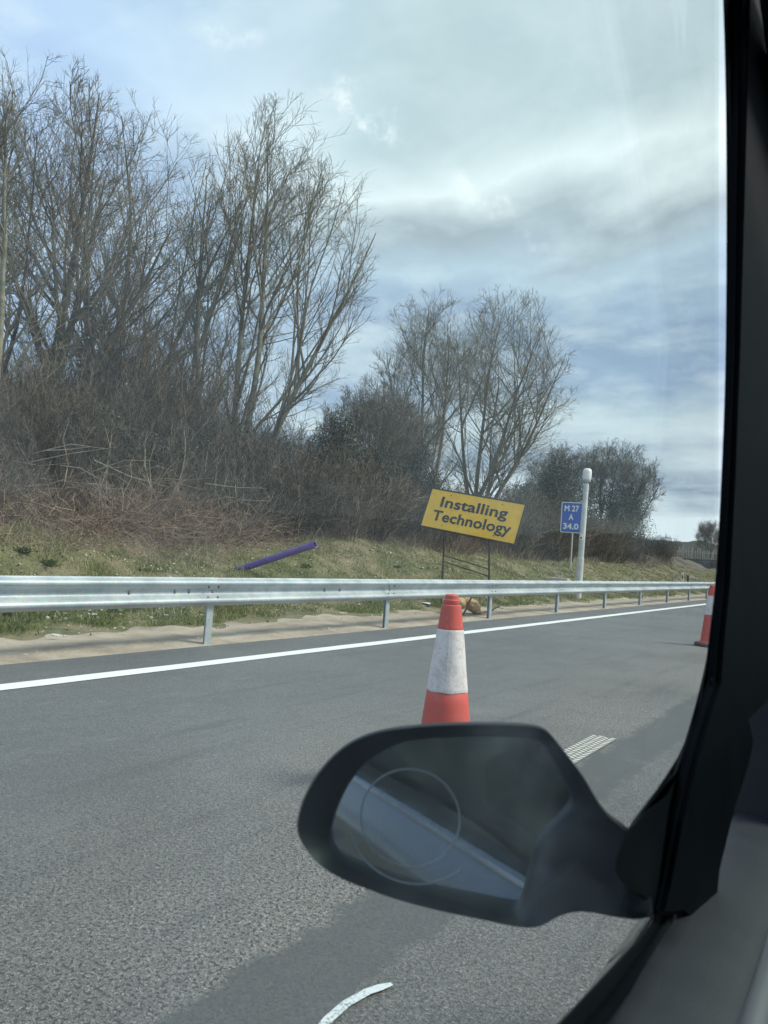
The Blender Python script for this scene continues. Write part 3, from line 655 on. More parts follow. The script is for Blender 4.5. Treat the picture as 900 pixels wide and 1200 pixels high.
tag(mb.build('pale_dead_stems', bark('dead_stem', (.30,.26,.20))), 'pale dead stems standing and lying among the brambles', 'dead stems', kind='stuff')

# ------------------------------------------------------------------ grass
def blades(n, seed, xr, yr, hgt, wid, tfun, lay=.9):
    rg = np.random.RandomState(seed); y = yr[0]*(yr[1]/yr[0])**rg.rand(n); x = rg.uniform(*xr, n)
    e = -7.95+.16*np.sin(y*1.1)+.11*np.sin(y*2.7+1)+.06*np.sin(y*6.1)+.10*np.sin(y*.43)
    clump = np.sin(x*3.1+y*1.7)+np.sin(y*4.3-x*2.2+2)+np.sin(x*6.7+y*5.9)
    keep = (x < e+.03+.05*clump+.18*rg.rand(n)**3)&(rg.rand(n) < .72+.2*clump)&(x > -12.9+.25*np.sin(y*1.7)); x, y, clump = x[keep], y[keep], clump[keep]; n = len(x)
    far = 1+np.clip((y-12)/30, 0, 1.6)
    z = zter(x, y); z = np.where(x > -8.2, np.maximum(z, .02), z)-.01
    a = rg.uniform(0, 2*math.pi, n); h = hgt*rg.uniform(.35, 1.3, n)*(1+.18*clump); wv = wid*rg.uniform(.6, 1.3, n)*far
    l = np.abs(rg.randn(n))*lay*h; b = rg.uniform(0, 2*math.pi, n)
    side = np.stack([np.cos(a), np.sin(a), 0*a], 1)*wv[:, None]*.5; fd = np.stack([np.cos(b), np.sin(b), 0*b], 1)
    o = np.stack([x, y, z], 1); m = o+fd*l[:, None]*.35+np.array([0, 0, 1.])*h[:, None]*.6; t = o+fd*l[:, None]+np.array([0, 0, 1.])*h[:, None]*.85
    V = np.stack([o-side, o+side, m+side*.7, m-side*.7, t], 1).reshape(-1, 3)
    q = np.arange(n)*5; F = np.concatenate([np.stack([q, q+1, q+2], 1), np.stack([q, q+2, q+3], 1), np.stack([q+3, q+2, q+4], 1)])
    return V, F, np.repeat(np.clip(tfun(x, y, rg, n), 0, 1), 5)
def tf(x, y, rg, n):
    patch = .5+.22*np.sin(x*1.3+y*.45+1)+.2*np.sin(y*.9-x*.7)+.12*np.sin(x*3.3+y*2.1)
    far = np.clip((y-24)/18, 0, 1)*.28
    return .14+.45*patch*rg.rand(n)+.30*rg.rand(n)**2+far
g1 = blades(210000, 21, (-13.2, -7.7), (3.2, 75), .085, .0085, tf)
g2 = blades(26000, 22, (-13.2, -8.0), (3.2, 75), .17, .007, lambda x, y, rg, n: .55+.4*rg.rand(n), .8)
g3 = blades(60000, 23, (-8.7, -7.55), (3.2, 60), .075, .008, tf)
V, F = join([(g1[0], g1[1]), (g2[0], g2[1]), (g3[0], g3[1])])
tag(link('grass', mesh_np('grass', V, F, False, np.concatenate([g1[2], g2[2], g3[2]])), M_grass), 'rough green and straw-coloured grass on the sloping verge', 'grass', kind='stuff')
def weed(seed, n, s):
    rg = np.random.RandomState(seed); V, F, A = [], [], []
    for i in range(n):
        a = rg.uniform(0, 6.28); el_ = rg.uniform(.25, 1.2); L = s*rg.uniform(.5, 1.1); w_ = L*rg.uniform(.10, .2)
        d = np.array([math.cos(a)*math.cos(el_), math.sin(a)*math.cos(el_), math.sin(el_)]); sd = np.array([-math.sin(a), math.cos(a), 0])*w_
        o = np.array([rg.randn()*s*.3, rg.randn()*s*.3, 0]); m = o+d*L*.55; t = o+d*L+np.array([0, 0, -.18*L]); b = len(V)
        V += [o, m-sd, m+sd, t]; F += [(b, b+2, b+3, b+1)]; A += [rg.rand()]*4
    return mesh_np('weed_clump', np.array(V), np.array(F), False, np.array(A))
W = [weed(1, 150, .13), weed(2, 120, .11), weed(3, 190, .16)]
for i, (px, x, k, s, lab) in enumerate([(143, -8.35, 0, 1.0, 'dark green weed clump at the sand edge left of the first barrier post'), (18, -8.3, 2, .8, 'green weed clump at the far left edge above the sand'),
    (34, -10.9, 1, 1.3, 'upper green weed clump above the rail at the far left'), (66, -10.6, 0, 1.1, 'green weed clump on the slope near the far left'), (175, -10.3, 1, 1.0, 'low green weed on the slope above the middle of the left rail'),
    (223, -8.5, 1, .9, 'weed clump behind the first barrier post'), (297, -8.5, 2, .85, 'weed clump under the rail just right of the first post'), (365, -10.2, 0, .95, 'dark weed under the raised end of the purple duct'),
    (470, -10.5, 1, 1.0, 'weed clump on the slope left of the sign legs'), (330, -8.6, 1, .7, 'small weed clump under the rail below the purple duct')]):
    y = px_y(px, x); o = link('weed_clump', W[k], M_weed, loc=(x, y, float(zter(x, y))), rz=i*1.3); o.scale = (s, s, s)
    tag(o, lab, 'weed', 'green weed clumps on the verge')
# fallen leaves
def flakes(n, seed):
    rg = np.random.RandomState(seed); y = 3.2*(20.)**rg.rand(n); x = rg.uniform(-13.4, -7.2, n); keep = (x < -7.9)|(rg.rand(n) < .12); x, y = x[keep], y[keep]; n = len(x)
    z = zter(x, y); z = np.where(x > -8.0, .045, z+rg.uniform(.02, .09, n)); s_ = rg.uniform(.010, .034, n)*(1+np.clip((y-12)/30, 0, 1.2))
    a = unit(rg.randn(n, 3)*[1, 1, .35]); b = unit(np.cross(a, rg.randn(n, 3)*[.4, .4, 1])); o = np.stack([x, y, z], 1); s_ = s_[:, None]
    V = np.stack([o-a*s_, o+b*s_*.6, o+a*s_, o-b*s_*.6], 1).reshape(-1, 3)
    return mesh_np('fallen_leaves', V, np.arange(4*n).reshape(-1, 4), False, np.repeat(rg.rand(n), 4))
tag(link('fallen_leaves', flakes(9000, 5), mat('dead_leaves', (.2,.2,.2), .8, nscale=3, tint=[(0, (.12,.085,.05)), (.5, (.30,.23,.14)), (1, (.60,.54,.42))])), 'small dead leaves and bits scattered through the verge grass', 'leaves', kind='stuff')
# pebbles
mb = MB(); ico = bmesh.new(); bmesh.ops.create_icosphere(ico, subdivisions=1, radius=1); iv = [v.co.copy() for v in ico.verts]; jf = [[v.index for v in f.verts] for f in ico.faces]; ico.free()
for k in range(420):
    y = 3.5*(14)**rq.random(); x = rq.uniform(-9.6, -6.5) if k % 3 else rq.uniform(-12, -8); s = rq.uniform(.008, .03)*(1.3 if k % 11 == 0 else 1)
    z = float(zter(x, y)); z = max(z, .0)+s*.3 if x > -8.1 else z+.02
    sx_, sy_, sz_ = s*rq.uniform(.8, 1.4), s*rq.uniform(.8, 1.4), s*rq.uniform(.5, .9); mb.add([(x+v.x*sx_*rq.uniform(.85, 1.1), y+v.y*sy_, z+v.z*sz_) for v in iv], jf)
tag(mb.build('pebbles', M_stone), 'pale pebbles scattered over the sand and grass behind the barrier', 'pebbles', kind='stuff')
for px, x, s, lab in [(120, -8.25, .10, 'scrap of white litter in the grass under the left rail'), (508, -8.0, .17, 'crumpled white litter just left of the near cone top'),
    (438, -11.4, .13, 'white scrap high on the slope left of the sign'), (498, -10.3, .12, 'white scrap on the slope below the left end of the sign'), (205, -8.2, .09, 'small white scrap in the grass left of the first post'), (80, -7.2, .10, 'pale flat scrap lying on the sand at the left')]:
    y = px_y(px, x); z = float(zter(x, y)); z = max(z, .03)+.03
    rg = np.random.RandomState(px); g = [(i/4-.5, j/3-.5) for i in range(5) for j in range(4)]
    vs = [(a*s*1.2+rg.randn()*s*.06, b*s*.8+rg.randn()*s*.06, z+rg.rand()*s*.12) for a, b in g]; fs = [(i*4+j, i*4+4+j, i*4+5+j, i*4+1+j) for i in range(4) for j in range(3)]
    mb = MB().add(vs, fs); mb.add([(a, b, c-.006) for a, b, c in vs], [tuple(reversed(f)) for f in fs])
    tag(mb.build('litter_scrap', M_scrap, loc=(x, y, 0)), lab, 'litter', 'white litter on the verge')

# ------------------------------------------------------------------ steel safety barrier
BX, PITCHB, Y0 = -6.42, 3.75, 6.30
wprof = [(0.0,.742),(.012,.744),(.030,.728),(.078,.705),(.082,.668),(.030,.628),(.004,.604),(.004,.566),(.030,.542),(.082,.502),(.078,.465),(.030,.442),(.012,.427),(0.0,.430)]
def beam_mesh():
    """one corrugated beam with rounded swages, rolled from a 3 mm sheet"""
    pts = []
    P_ = [Vector((x, 0, z)) for x, z in wprof]
    for i in range(len(P_)-1):          # Catmull-Rom rounding
        a, b, c, d = P_[max(i-1, 0)], P_[i], P_[i+1], P_[min(i+2, len(P_)-1)]
        for k in range(3):
            t = k/3; pts.append(.5*((2*b)+(c-a)*t+(2*a-5*b+4*c-d)*t*t+(3*b-a-3*c+d)*t**3))
    pts.append(P_[-1]); n = len(pts); nr = []
    for i in range(n):
        t = (pts[min(i+1, n-1)]-pts[max(i-1, 0)]).normalized(); nr.append(Vector((t.z, 0, -t.x)))
    ysn = [-.16, PITCHB]
    mb = MB(); loop = [p for p in pts]+[pts[i]+nr[i]*.0035 for i in reversed(range(n))]
    m = len(loop); vs = [(p.x, y, p.z) for y in ysn for p in loop]
    fs = [(i, (i+1) % m, m+(i+1) % m, m+i) for i in range(m)]
    for e in (0, m): fs += [(e+i, e+i+1, e+m-2-i, e+m-1-i) for i in range(n-1)]
    return mb.add(vs, fs).mesh('rail_beam', smooth=35)
beam_me = beam_mesh()
mb = MB()   # sigma-like post with flanges
for (x0, x1, y0, y1) in ((-.012, -.006, -.05, .05), (-.085, -.012, .044, .05), (-.085, -.079, .0, .044), (-.022, -.0125, -.0495, -.036)): mb.box(x0, x1, y0, y1, -.35, .70)
post_me = mb.mesh('barrier_post', bevel=.0015, seg=1)
def bolt_me(pts, r=.011):
    mb = MB()
    for (x, y, z) in pts: mb.tube([(x-.002, y, z), (x+.008, y, z), (x+.012, y, z)], [r, r*.95, r*.5], 8)
    return mb.mesh('bolt', smooth=40)
b_mid = bolt_me([(.004, 0, .585)], .015)
b_spl = [bolt_me([(.060, -.11, .640)]), bolt_me([(.060, -.11, .53)]), bolt_me([(.060, .04, .640)]), bolt_me([(.060, .04, .53)])]
bar = empty('safety_barrier', (BX, Y0, 0)); tag(bar, 'long galvanised corrugated steel crash barrier on posts running along the hard shoulder', 'crash barrier')
for k in range(-3, 34):
    y = k*PITCHB; lod = k < 14
    b_ = link('rail_beam', beam_me, M_galv, bar, (0.10 + (0.004 if k % 2 else 0), y, .002*(k % 2)))
    p_ = link('barrier_post', post_me, M_galv, bar, (.105, y, 0)); p_.rotation_euler = (0, 0, 0)
    if lod:
        link('bolt', b_mid, M_rust if k % 3 else M_bolt, b_)
        for q, bb_ in enumerate(b_spl): link('bolt', bb_, M_rust if (k+q) % 2 else M_bolt, b_)
# odd empty slots and scuffs seen between the posts
for (yy_, zz) in ((-1.15, .585), (-.55, .59), (-.35, .59), (2.1, .588), (2.45, .588)):
    link('bolt', b_mid, M_rust, bar, (.108, yy_, zz-.585))

# ------------------------------------------------------------------ traffic cones
def cone(x, y, rz, label):
    root = empty('traffic_cone', (x, y, .004), rz); tag(root, label, 'traffic cone', 'red and white traffic cones along the lane')
    root.rotation_euler = (R(.6), R(-.9), rz)
    mb = MB(); c_ = []
    for z, h_ in ((0, .235), (.035, .235), (.055, .21)):
        for k in range(8):
            a = k*math.pi/4+math.pi/8; q = h_*(1/math.cos(math.pi/8))*.96
            c_.append((max(-h_, min(h_, 1.25*h_*math.cos(a))), max(-h_, min(h_, 1.25*h_*math.sin(a))), z))
    mb.add(c_, [(i*8+k, i*8+(k+1) % 8, i*8+8+(k+1) % 8, i*8+8+k) for i in (0, 1) for k in range(8)]+[tuple(reversed(range(8))), tuple(range(16, 24))])
    mb.build('base', M_conebase, root, bevel=.004)
    rad = lambda z: .158-(z-.055)*.122
    mb = MB().lathe([(.185,.050),(.180,.062),(.160,.075)]+[(rad(z), z) for z in np.linspace(.09, .50, 9)]+[(rad(.50)-.003,.504)]+[(rad(z)-.003, z) for z in (.55,.6,.7,.81)]+[(rad(.815),.82)]+
                  [(rad(z), z) for z in np.linspace(.83, .935, 5)]+[(.040,.94),(.043,.946),(.042,.962),(.036,.966),(.034,.985),(.028,.990),(.022,.988),(.020,.95)], 40)
    mb.build('cone_body', M_cone_red, root, smooth=35)
    zs = [.507,.511]+list(np.linspace(.53,.80,12))+[.811,.815]
    prof = [(rad(z)+(.0005 if i in (0, len(zs)-1) else .0022), z) for i, z in enumerate(zs)]
    rg = random.Random(3); mb = MB(); n = 48
    vs = [((r_+.0010*math.sin(5*k*2*math.pi/n+z*19))*math.cos(2*math.pi*k/n), (r_+.0010*math.sin(5*k*2*math.pi/n+z*19))*math.sin(2*math.pi*k/n), z+(.002*math.sin(k*.8) if i < 2 else 0)) for i, (r_, z) in enumerate(prof) for k in range(n)]
    mb.add(vs, [(i*n+k, i*n+(k+1) % n, (i+1)*n+(k+1) % n, (i+1)*n+k) for i in range(len(prof)-1) for k in range(n)])
    mb.build('reflective_sleeve', M_sleeve, root, smooth=40)
    # overlap seam of the sleeve, facing the lane
    mb = MB(); sa = math.atan2(-.80, .35)-rz
    vs = []
    for z in np.linspace(.52, .805, 8):
        for da in (0, .10):
            r_ = rad(z)+.0040; vs.append((r_*math.cos(sa+da/ (r_*8)), r_*math.sin(sa+da/(r_*8)), z))
    mb.add(vs, [(2*i, 2*i+1, 2*i+3, 2*i+2) for i in range(7)]); mb.build('sleeve_seam', M_sleeve, root)
    return root
cone(-1.815, 3.52, .5, 'near red and white traffic cone standing just behind the door mirror')
cone(-2.25, 13.40, .3, 'farther traffic cone half hidden by the car pillar at the right')
cone(-2.75, 23.0, .9, 'third traffic cone hidden behind the car pillar, farthest down the lane')

# ------------------------------------------------------------------ yellow works sign on its frame
def textmesh(name, body, size, bold, m, parent, Mx, sx_=1.0, space=1.0, extr=.0015):
    cu = bpy.data.curves.new(name, 'FONT'); cu.body = body; cu.size = size;  cu.extrude = extr; cu.align_x = 'CENTER'; cu.align_y = 'CENTER'; cu.space_character = space; cu.resolution_u = 4
    tmp = bpy.data.objects.new(name, cu); col.objects.link(tmp); dg = bpy.context.evaluated_depsgraph_get()
    me = bpy.data.meshes.new_from_object(tmp.evaluated_get(dg)); bpy.data.objects.remove(tmp); me.name = name; me.materials.clear()
    if bold:
        bm = bmesh.new()
        for q, (ox, oy) in enumerate(((0, 0), (bold, 0), (-bold, 0), (0, bold), (0, -bold), (bold*.7, bold*.7), (-bold*.7, -bold*.7), (bold*.7, -bold*.7), (-bold*.7, bold*.7))):
            m2 = me.copy(); m2.transform(Matrix.Translation((ox, oy, q*.0003))); bm.from_mesh(m2); bpy.data.meshes.remove(m2)
        bm.to_mesh(me); bm.free()
    me.transform(Matrix.Diagonal((sx_, 1, 1, 1)))
    vs = np.array([v.co[:] for v in me.vertices]); w_ = vs[:, 0].max()-vs[:, 0].min()
    o = link(name, me, m, parent); o.matrix_local = Mx; return o, w_
Wd = Vector((.9824,.1333,-.1311)).normalized(); Nn = Vector((.1663,-.9430,.2873)).normalized(); Up = Nn.cross(Wd).normalized(); Wd = Up.cross(Nn).normalized()
SC_ = Vector((-7.5, 15.10, 2.065))
SM = Matrix(((Wd.x, Up.x, Nn.x, SC_.x), (Wd.y, Up.y, Nn.y, SC_.y), (Wd.z, Up.z, Nn.z, SC_.z), (0, 0, 0, 1)))
sg = empty('roadworks_sign', SC_); sg.matrix_world = SM
tag(sg, 'tilted yellow Installing Technology roadworks sign on a dark frame behind the barrier', 'road sign')
def rrect(w_, h_, r_, z0, z1, n=5):
    P_ = []
    for cx_, cy_, a0 in ((w_/2-r_, h_/2-r_, 0), (-w_/2+r_, h_/2-r_, 90), (-w_/2+r_, -h_/2+r_, 180), (w_/2-r_, -h_/2+r_, 270)):
        for k in range(n): a = R(a0+90*k/(n-1)); P_.append((cx_+r_*math.cos(a), cy_+r_*math.sin(a), z0))
    return MB().slab(P_, (0, 0, z1-z0))
rrect(2.16, .90, .012, .0, .006).build('sign_plate', M_yellow, sg)
mb = MB()
for (x0, x1, y0, y1) in ((-1.115, 1.115, .445, .478), (-1.115, 1.115, -.478, -.445), (-1.115, -1.078, -.4455, .4455), (1.078, 1.115, -.4455, .4455)): mb.box(x0, x1, y0, y1, -.030, .012)
mb.build('sign_border', M_frame, sg, bevel=.003, seg=1)
for (x0, x1) in ((-.62, -.57), (.57, .62)): MB().box(x0, x1, -.44, .44, -.04, -.002).build('back_rail', M_frame, sg)
def word(body, cx_, cy_, cap, width):
    """lettering fitted to a width measured on the plate"""
    o, w_ = textmesh('lettering', body, cap*1.38, .008*cap/.24, M_black, sg, Matrix.Translation((cx_, cy_, .0085)), 1, 1.03)
    o.matrix_local = Matrix.Translation((cx_, cy_, .0085)) @ Matrix.Diagonal((width/w_, 1, 1, 1))
word('Installing', -.02, .170, .245, 1.56); word('Technology', .02, -.165, .245, 1.82)
mb = MB()
for (x_, y_) in ((-.6, .36), (.6, .36), (-.6, -.36), (.6, -.36)): mb.tube([(x_, y_, .006), (x_, y_, .011)], .014, 8)
mb.build('rivet', M_rust, sg)
iv_ = SM.inverted()
def wb(pts, r_, name):
    return MB().tube([iv_ @ Vector(p) for p in pts], r_, 8).build(name, M_frame, sg, smooth=40)
LA, LB = Vector((-8.04, 14.97, 0)), Vector((-6.94, 15.10, 0))
tA_, tB_ = SC_+Wd*-.52-Up*.47, SC_+Wd*.52-Up*.47
fa = Vector((-8.02, 14.93, .03)); fb = Vector((-6.97, 15.14, .0))
wb([tA_+Up*.5-Nn*.045, tA_-Nn*.045, fa], .020, 'leg'); wb([tB_+Up*.5-Nn*.045, tB_-Nn*.045, fb], .020, 'leg')
wb([fa.lerp(tA_, .68), fb.lerp(tB_, .60)], .012, 'brace'); wb([fa.lerp(tA_, .60), fb.lerp(tB_, .50)], .012, 'brace')
for f_, nm in ((fa, 'foot'), (fb, 'foot')): wb([f_+Vector((-.1, .75, .12)), f_+Vector((.0, .0, .03)), f_+Vector((.12, -.85, .03))], .018, nm)
# loose kinked bar and two sandbags weighing the frame's foot
pb = Vector((-6.75, 13.62, 0))
tag(MB().tube([pb+Vector((-.03,-.12,.0)), pb+Vector((.0,0,.16)), pb+Vector((.02,.06,.30)), pb+Vector((.07,.13,.45))], .017, 8).build('steel_bar', M_rust, smooth=40), 'short rusty bar leaning between the two sandbags', 'metal bar')
def sandbag(seed, loc, rz, tilt, label):
    rg = random.Random(seed); bm = bmesh.new(); bmesh.ops.create_icosphere(bm, subdivisions=4, radius=1)
    for v in bm.verts:
        x, y, z = v.co; s = 1-.45*max(0, x-.55)/.45
        q = (abs(y)**2.6+abs(z)**2.6)**(1/2.6) if abs(y)+abs(z) > 1e-6 else 1
        k = (math.hypot(y, z)/q) if q else 1
        w_ = 1+.05*math.sin(x*9+seed)+.05*math.sin(y*8+z*7)+.03*math.sin(x*21+z*13)
        v.co = Vector((x*.25, y*k*.125*s*w_, z*k*.12*s*w_-.03*x*x))
    me = bpy.data.meshes.new('sandbag'); bm.to_mesh(me); bm.free(); me.polygons.foreach_set('use_smooth', [True]*len(me.polygons))
    root = empty('sandbag', loc, rz); root.rotation_euler = (0, tilt, rz); tag(root, label, 'sandbag', 'sandbags on the sign frame')
    link('bag', me, M_bag, root)
    MB().tube([(.235,0,-.02),(.26,0,-.02),(.285,.01,-.015),(.32,.02,.0)], [.045,.022,.04,.055], 10).build('neck', M_bag, root, smooth=60)
    MB().tube([(.252,0,-.02),(.266,0,-.02)], [.027,.027], 10).build('tie', M_rubber, root)
sandbag(1, (-6.98, 13.66, .27), 2.6, -.15, 'left tan sandbag partly behind the near cone top')
sandbag(2, (-6.83, 14.02, .20), 1.1, .55, 'right tan sandbag slumped beside the barrier post')

# ------------------------------------------------------------------ blue distance marker sign
bs = empty('marker_sign', (-11.0, 31.7, 0)); bs.location.z = float(zter(-11, 31.7)); bs.rotation_euler = (0, 0, R(14))
tag(bs, 'small blue sign reading M 27 A 34.0 on a thin post', 'road sign')
pz = 3.09-bs.location.z
o = rrect(.98, 1.30, .05, .0, .012).build('sign_border', M_white, bs); o.rotation_euler = (R(90), 0, 0); o.location = (0, 0, pz)
o = rrect(.91, 1.23, .035, .0, .006).build('sign_face', M_blue, bs); o.rotation_euler = (R(90), 0, 0); o.location = (0, -.0125, pz)
for body, zz, cap, wd in (('M 27', .37, .26, .60), ('A', .0, .26, .20), ('34.0', -.39, .26, .64)):
    Mx = Matrix.Translation((-.07, -.021, pz+zz)) @ Matrix.Rotation(R(90), 4, 'X')
    o, w_ = textmesh('lettering', body, cap*1.3, .010, M_white, bs, Mx); o.matrix_local = Mx @ Matrix.Diagonal((wd/w_, 1, 1, 1))
MB().tube([(.02, .045, -.3), (.02, .045, pz+.5)], .030, 10).build('post', M_post, bs, smooth=40)
for zz in (-.35, .35): MB().box(-.3, .3, .0, .03, pz+zz-.02, pz+zz+.02).build('clamp', M_galv, bs)
# ------------------------------------------------------------------ white mast
ms = empty('detector_mast', (-8.0, 23.93, .0)); tag(ms, 'tall white mast with a white domed sensor on top behind the barrier', 'mast')
ms.rotation_euler = (0, R(1.2), 0)
MB().lathe([(.115,-.3),(.112,.5),(.108,1.35),(.096,1.36),(.080,3.70),(.075,3.72)], 28).build('pole', M_post, ms, smooth=30)
MB().box(-.045, .045, -.108, -.085, 1.92, 2.12).build('label_plate', M_white, ms)
MB().box(-.030, .030, -.110, -.1081, 1.96, 2.01).build('label_print', M_black, ms)
MB().lathe([(.05,3.70),(.055,3.78),(.125,3.79),(.13,3.84),(.10,3.85)], 24).build('collar', M_galv, ms, smooth=30)
MB().lathe([(.085,3.84),(.132,3.85),(.142,3.90),(.140,4.10),(.125,4.17),(.085,4.205),(.03,4.215)], 28).build('sensor_dome', M_capw, ms, smooth=50)
MB().lathe([(.19,-.02),(.19,.03),(.14,.05)], 24).build('base_flange', M_galv, ms, smooth=30)
cbx = MB().box(-.30, .30, -.2, .2, -.2, .36).build('cabinet', M_conc, loc=(-9.0, 25.0, .28), rz=.1, bevel=.02)
tag(cbx, 'low pale concrete block showing just above the rail left of the mast', 'concrete block')
# ------------------------------------------------------------------ purple ducts
A_, B_ = Vector((-10.32,11.07,.640)), Vector((-8.8,11.306,1.196))
dct = empty('duct_pipe', A_); tag(dct, 'length of purple plastic duct sticking out of the grass bank with its open end raised', 'pipe')
v = B_-A_; n_ = 28; q_ = v.normalized()
a1 = q_.cross(Vector((0, 0, 1))).normalized(); b1 = q_.cross(a1)
rings = []
for (t, r_) in ((-.12, .066), (0, .066), (.93, .066), (.931, .071), (1.0, .071), (1.0, .060), (.8, .060)):
    rings.append([v*t+(a1*math.cos(2*math.pi*k/n_)+b1*math.sin(2*math.pi*k/n_))*r_ for k in range(n_)])
MB().add([p for r_ in rings for p in r_], [(i*n_+k, i*n_+(k+1) % n_, (i+1)*n_+(k+1) % n_, (i+1)*n_+k) for i in range(6) for k in range(n_)]).build('pipe_wall', M_duct, dct, smooth=40)
MB().add([v*.8+(a1*math.cos(2*math.pi*k/n_)+b1*math.sin(2*math.pi*k/n_))*.0602 for k in range(n_)], [tuple(range(n_))]).build('pipe_bore', M_duct_in, dct)
z_ = float(zter(-8.3, 31))
tag(MB().lathe([(.13, -.2), (.13, .40), (.135, .405), (.135, .43), (.11, .43), (.11, .1)], 20).build('upright_pipe', M_duct, loc=(-8.5, 32.2, z_), smooth=40), 'short purple duct end standing upright beyond the mast', 'pipe')
# ------------------------------------------------------------------ marker posts
for i, (x, y, c_, lab) in enumerate([(-9.0, 44.2, 0, 'white marker post with dark band beyond the rail near the pillar'), (-9.0, 45.6, 1, 'dark marker post just right of the white one'), (-9.0, 41.8, 2, 'thin weathered marker post left of the white one')]):
    o = empty('marker_post', (x, y, float(zter(x, y))-.1)); tag(o, lab, 'marker post', 'verge marker posts')
    MB().box(-.055, .055, -.02, .02, 0, .78).build('post', (M_white, M_frame, M_picket)[c_], o, bevel=.008)
    if c_ == 0: MB().box(-.03, .03, -.024, -.0205, .42, .62).build('reflector', M_black, o)
# ------------------------------------------------------------------ distant retaining wall and fence
rw = empty('retaining_wall', (-22.6, 104, .9)); rw.rotation_euler = (0, 0, R(22)); tag(rw, 'distant low wall of dark stacked timbers under the pale fence', 'wall')
for k in range(6):
    x0 = 2.0-k*.38 if k < 5 else 0
    MB().box(max(0, 5-k*1.1), 12.5, -.14+.05*(k % 2)-.0, .14, k*.31, k*.31+.27).build('timber', M_timber, rw)
for k in range(7): MB().box(1.2+k*1.8, 1.42+k*1.8, -.22, -.145, .0, 1.75).build('upright', M_timber, rw)
fc = empty('timber_fence', (-23.2, 104.5, 2.5)); fc.rotation_euler = (0, 0, R(22)); tag(fc, 'far fence of pale uneven upright stakes on top of the low wall', 'fence')
rg = random.Random(8)
stk = MB().box(-.06, .06, -.05, .05, 0, 1.65).mesh('stake')
for k in range(46):
    o = link('stake', stk, M_picket, fc, (.28*k+rg.uniform(-.05, .05), 0, rg.uniform(-.1, .1)), rg.uniform(-.3, .3)); o.rotation_euler.y = rg.uniform(-.05, .05); o.scale.z = rg.uniform(.8, 1.12)
for zz in (.35, 1.05): MB().box(-.1, 13, .055, .12, zz, zz+.1).build('fence_rail', M_picket, fc)
# rise of ground behind the wall
gx = np.linspace(-60, -8, 60); gy = np.linspace(100.5, 150, 40)
def zrise(x, y):
    d = (y-104.6-(x+22.6)*math.tan(R(22)))*math.cos(R(22)); k = np.clip(d/1.2, 0, 1); return np.where(d < .15, -2.0, .9+1.65*k+.3*np.clip(d/20, 0, 1)+.1*np.sin(x*1.7))
tag(link('rise', grid_mesh('rise', gx, gy, zrise), M_soil), kind='structure')
for k, (px, x, s) in enumerate([(775, -25, 1.0), (786, -29, .8), (800, -26.5, .7), (828, -22.0, .8), (846, -20.0, .9)]):
    y = px_y(px, x); o = put('shrub', S_wide, M_bush, x, y, 'far dark shrub beside the distant timber fence', 'far shrubs round the distant fence', rz=k, s=1.2*s); o.location.z = 2.5

# ------------------------------------------------------------------ the car the photo is taken from
car = empty('car', (0, 0, 0)); tag(car, 'dark car seen from inside, with its door mirror and pillar at the lower right', 'car')
OUT = [(0.6719,1.7811),(0.7482,1.6401),(0.8094,1.4290),(0.8229,1.2943),(0.8175,1.1921),(0.7990,1.1380),(0.7760,1.0900),(0.7367,1.0630),(0.6699,1.0317),(0.6204,1.0195),(0.5693,1.0241),(0.5378,1.0263),(0.5225,1.0210),(0.5088,1.0114),(0.5101,1.0045),(0.5397,0.9853),(0.5893,0.9619),(0.6200,0.9420),(0.6230,0.9325),(0.5950,0.9340),(0.5487,0.9398),(0.4071,0.9560),(0.3135,0.9668)]
INN = [(0.7701,1.8578),(0.8457,1.6928),(0.8975,1.4526),(0.9071,1.3041),(0.9057,1.1924),(0.8883,1.1381),(0.8669,1.0920),(0.8334,1.0648),(0.7763,1.0331),(0.7132,0.9865),(0.6752,0.9413),(0.6561,0.9210),(0.5638,0.9184),(0.4808,0.9238),(0.3640,0.9388)]
def smooth_line(P_, n=4):
    o = []
    for i in range(len(P_)-1):
        a, b, c, d = P_[max(i-1, 0)], P_[i], P_[i+1], P_[min(i+2, len(P_)-1)]
        for k in range(n):
            t = k/n; o.append(tuple(.5*((2*b[j])+(c[j]-a[j])*t+(2*a[j]-5*b[j]+4*c[j]-d[j])*t*t+(3*b[j]-a[j]-3*c[j]+d[j])*t**3) for j in (0, 1)))
    return o+[P_[-1]]
def resamp(P_, n):
    P_ = np.array(P_); s = np.r_[0, np.cumsum(np.linalg.norm(np.diff(P_, axis=0), axis=1))]; q = np.linspace(0, s[-1], n)
    return np.stack([np.interp(q, s, P_[:, 0]), np.interp(q, s, P_[:, 1])], 1)
def corr(A, B, n=160):
    """pair each point of line A with one on line B by matching progress"""
    return resamp(A, n), resamp(B, n)
so_ = smooth_line(OUT); si_ = smooth_line(INN)
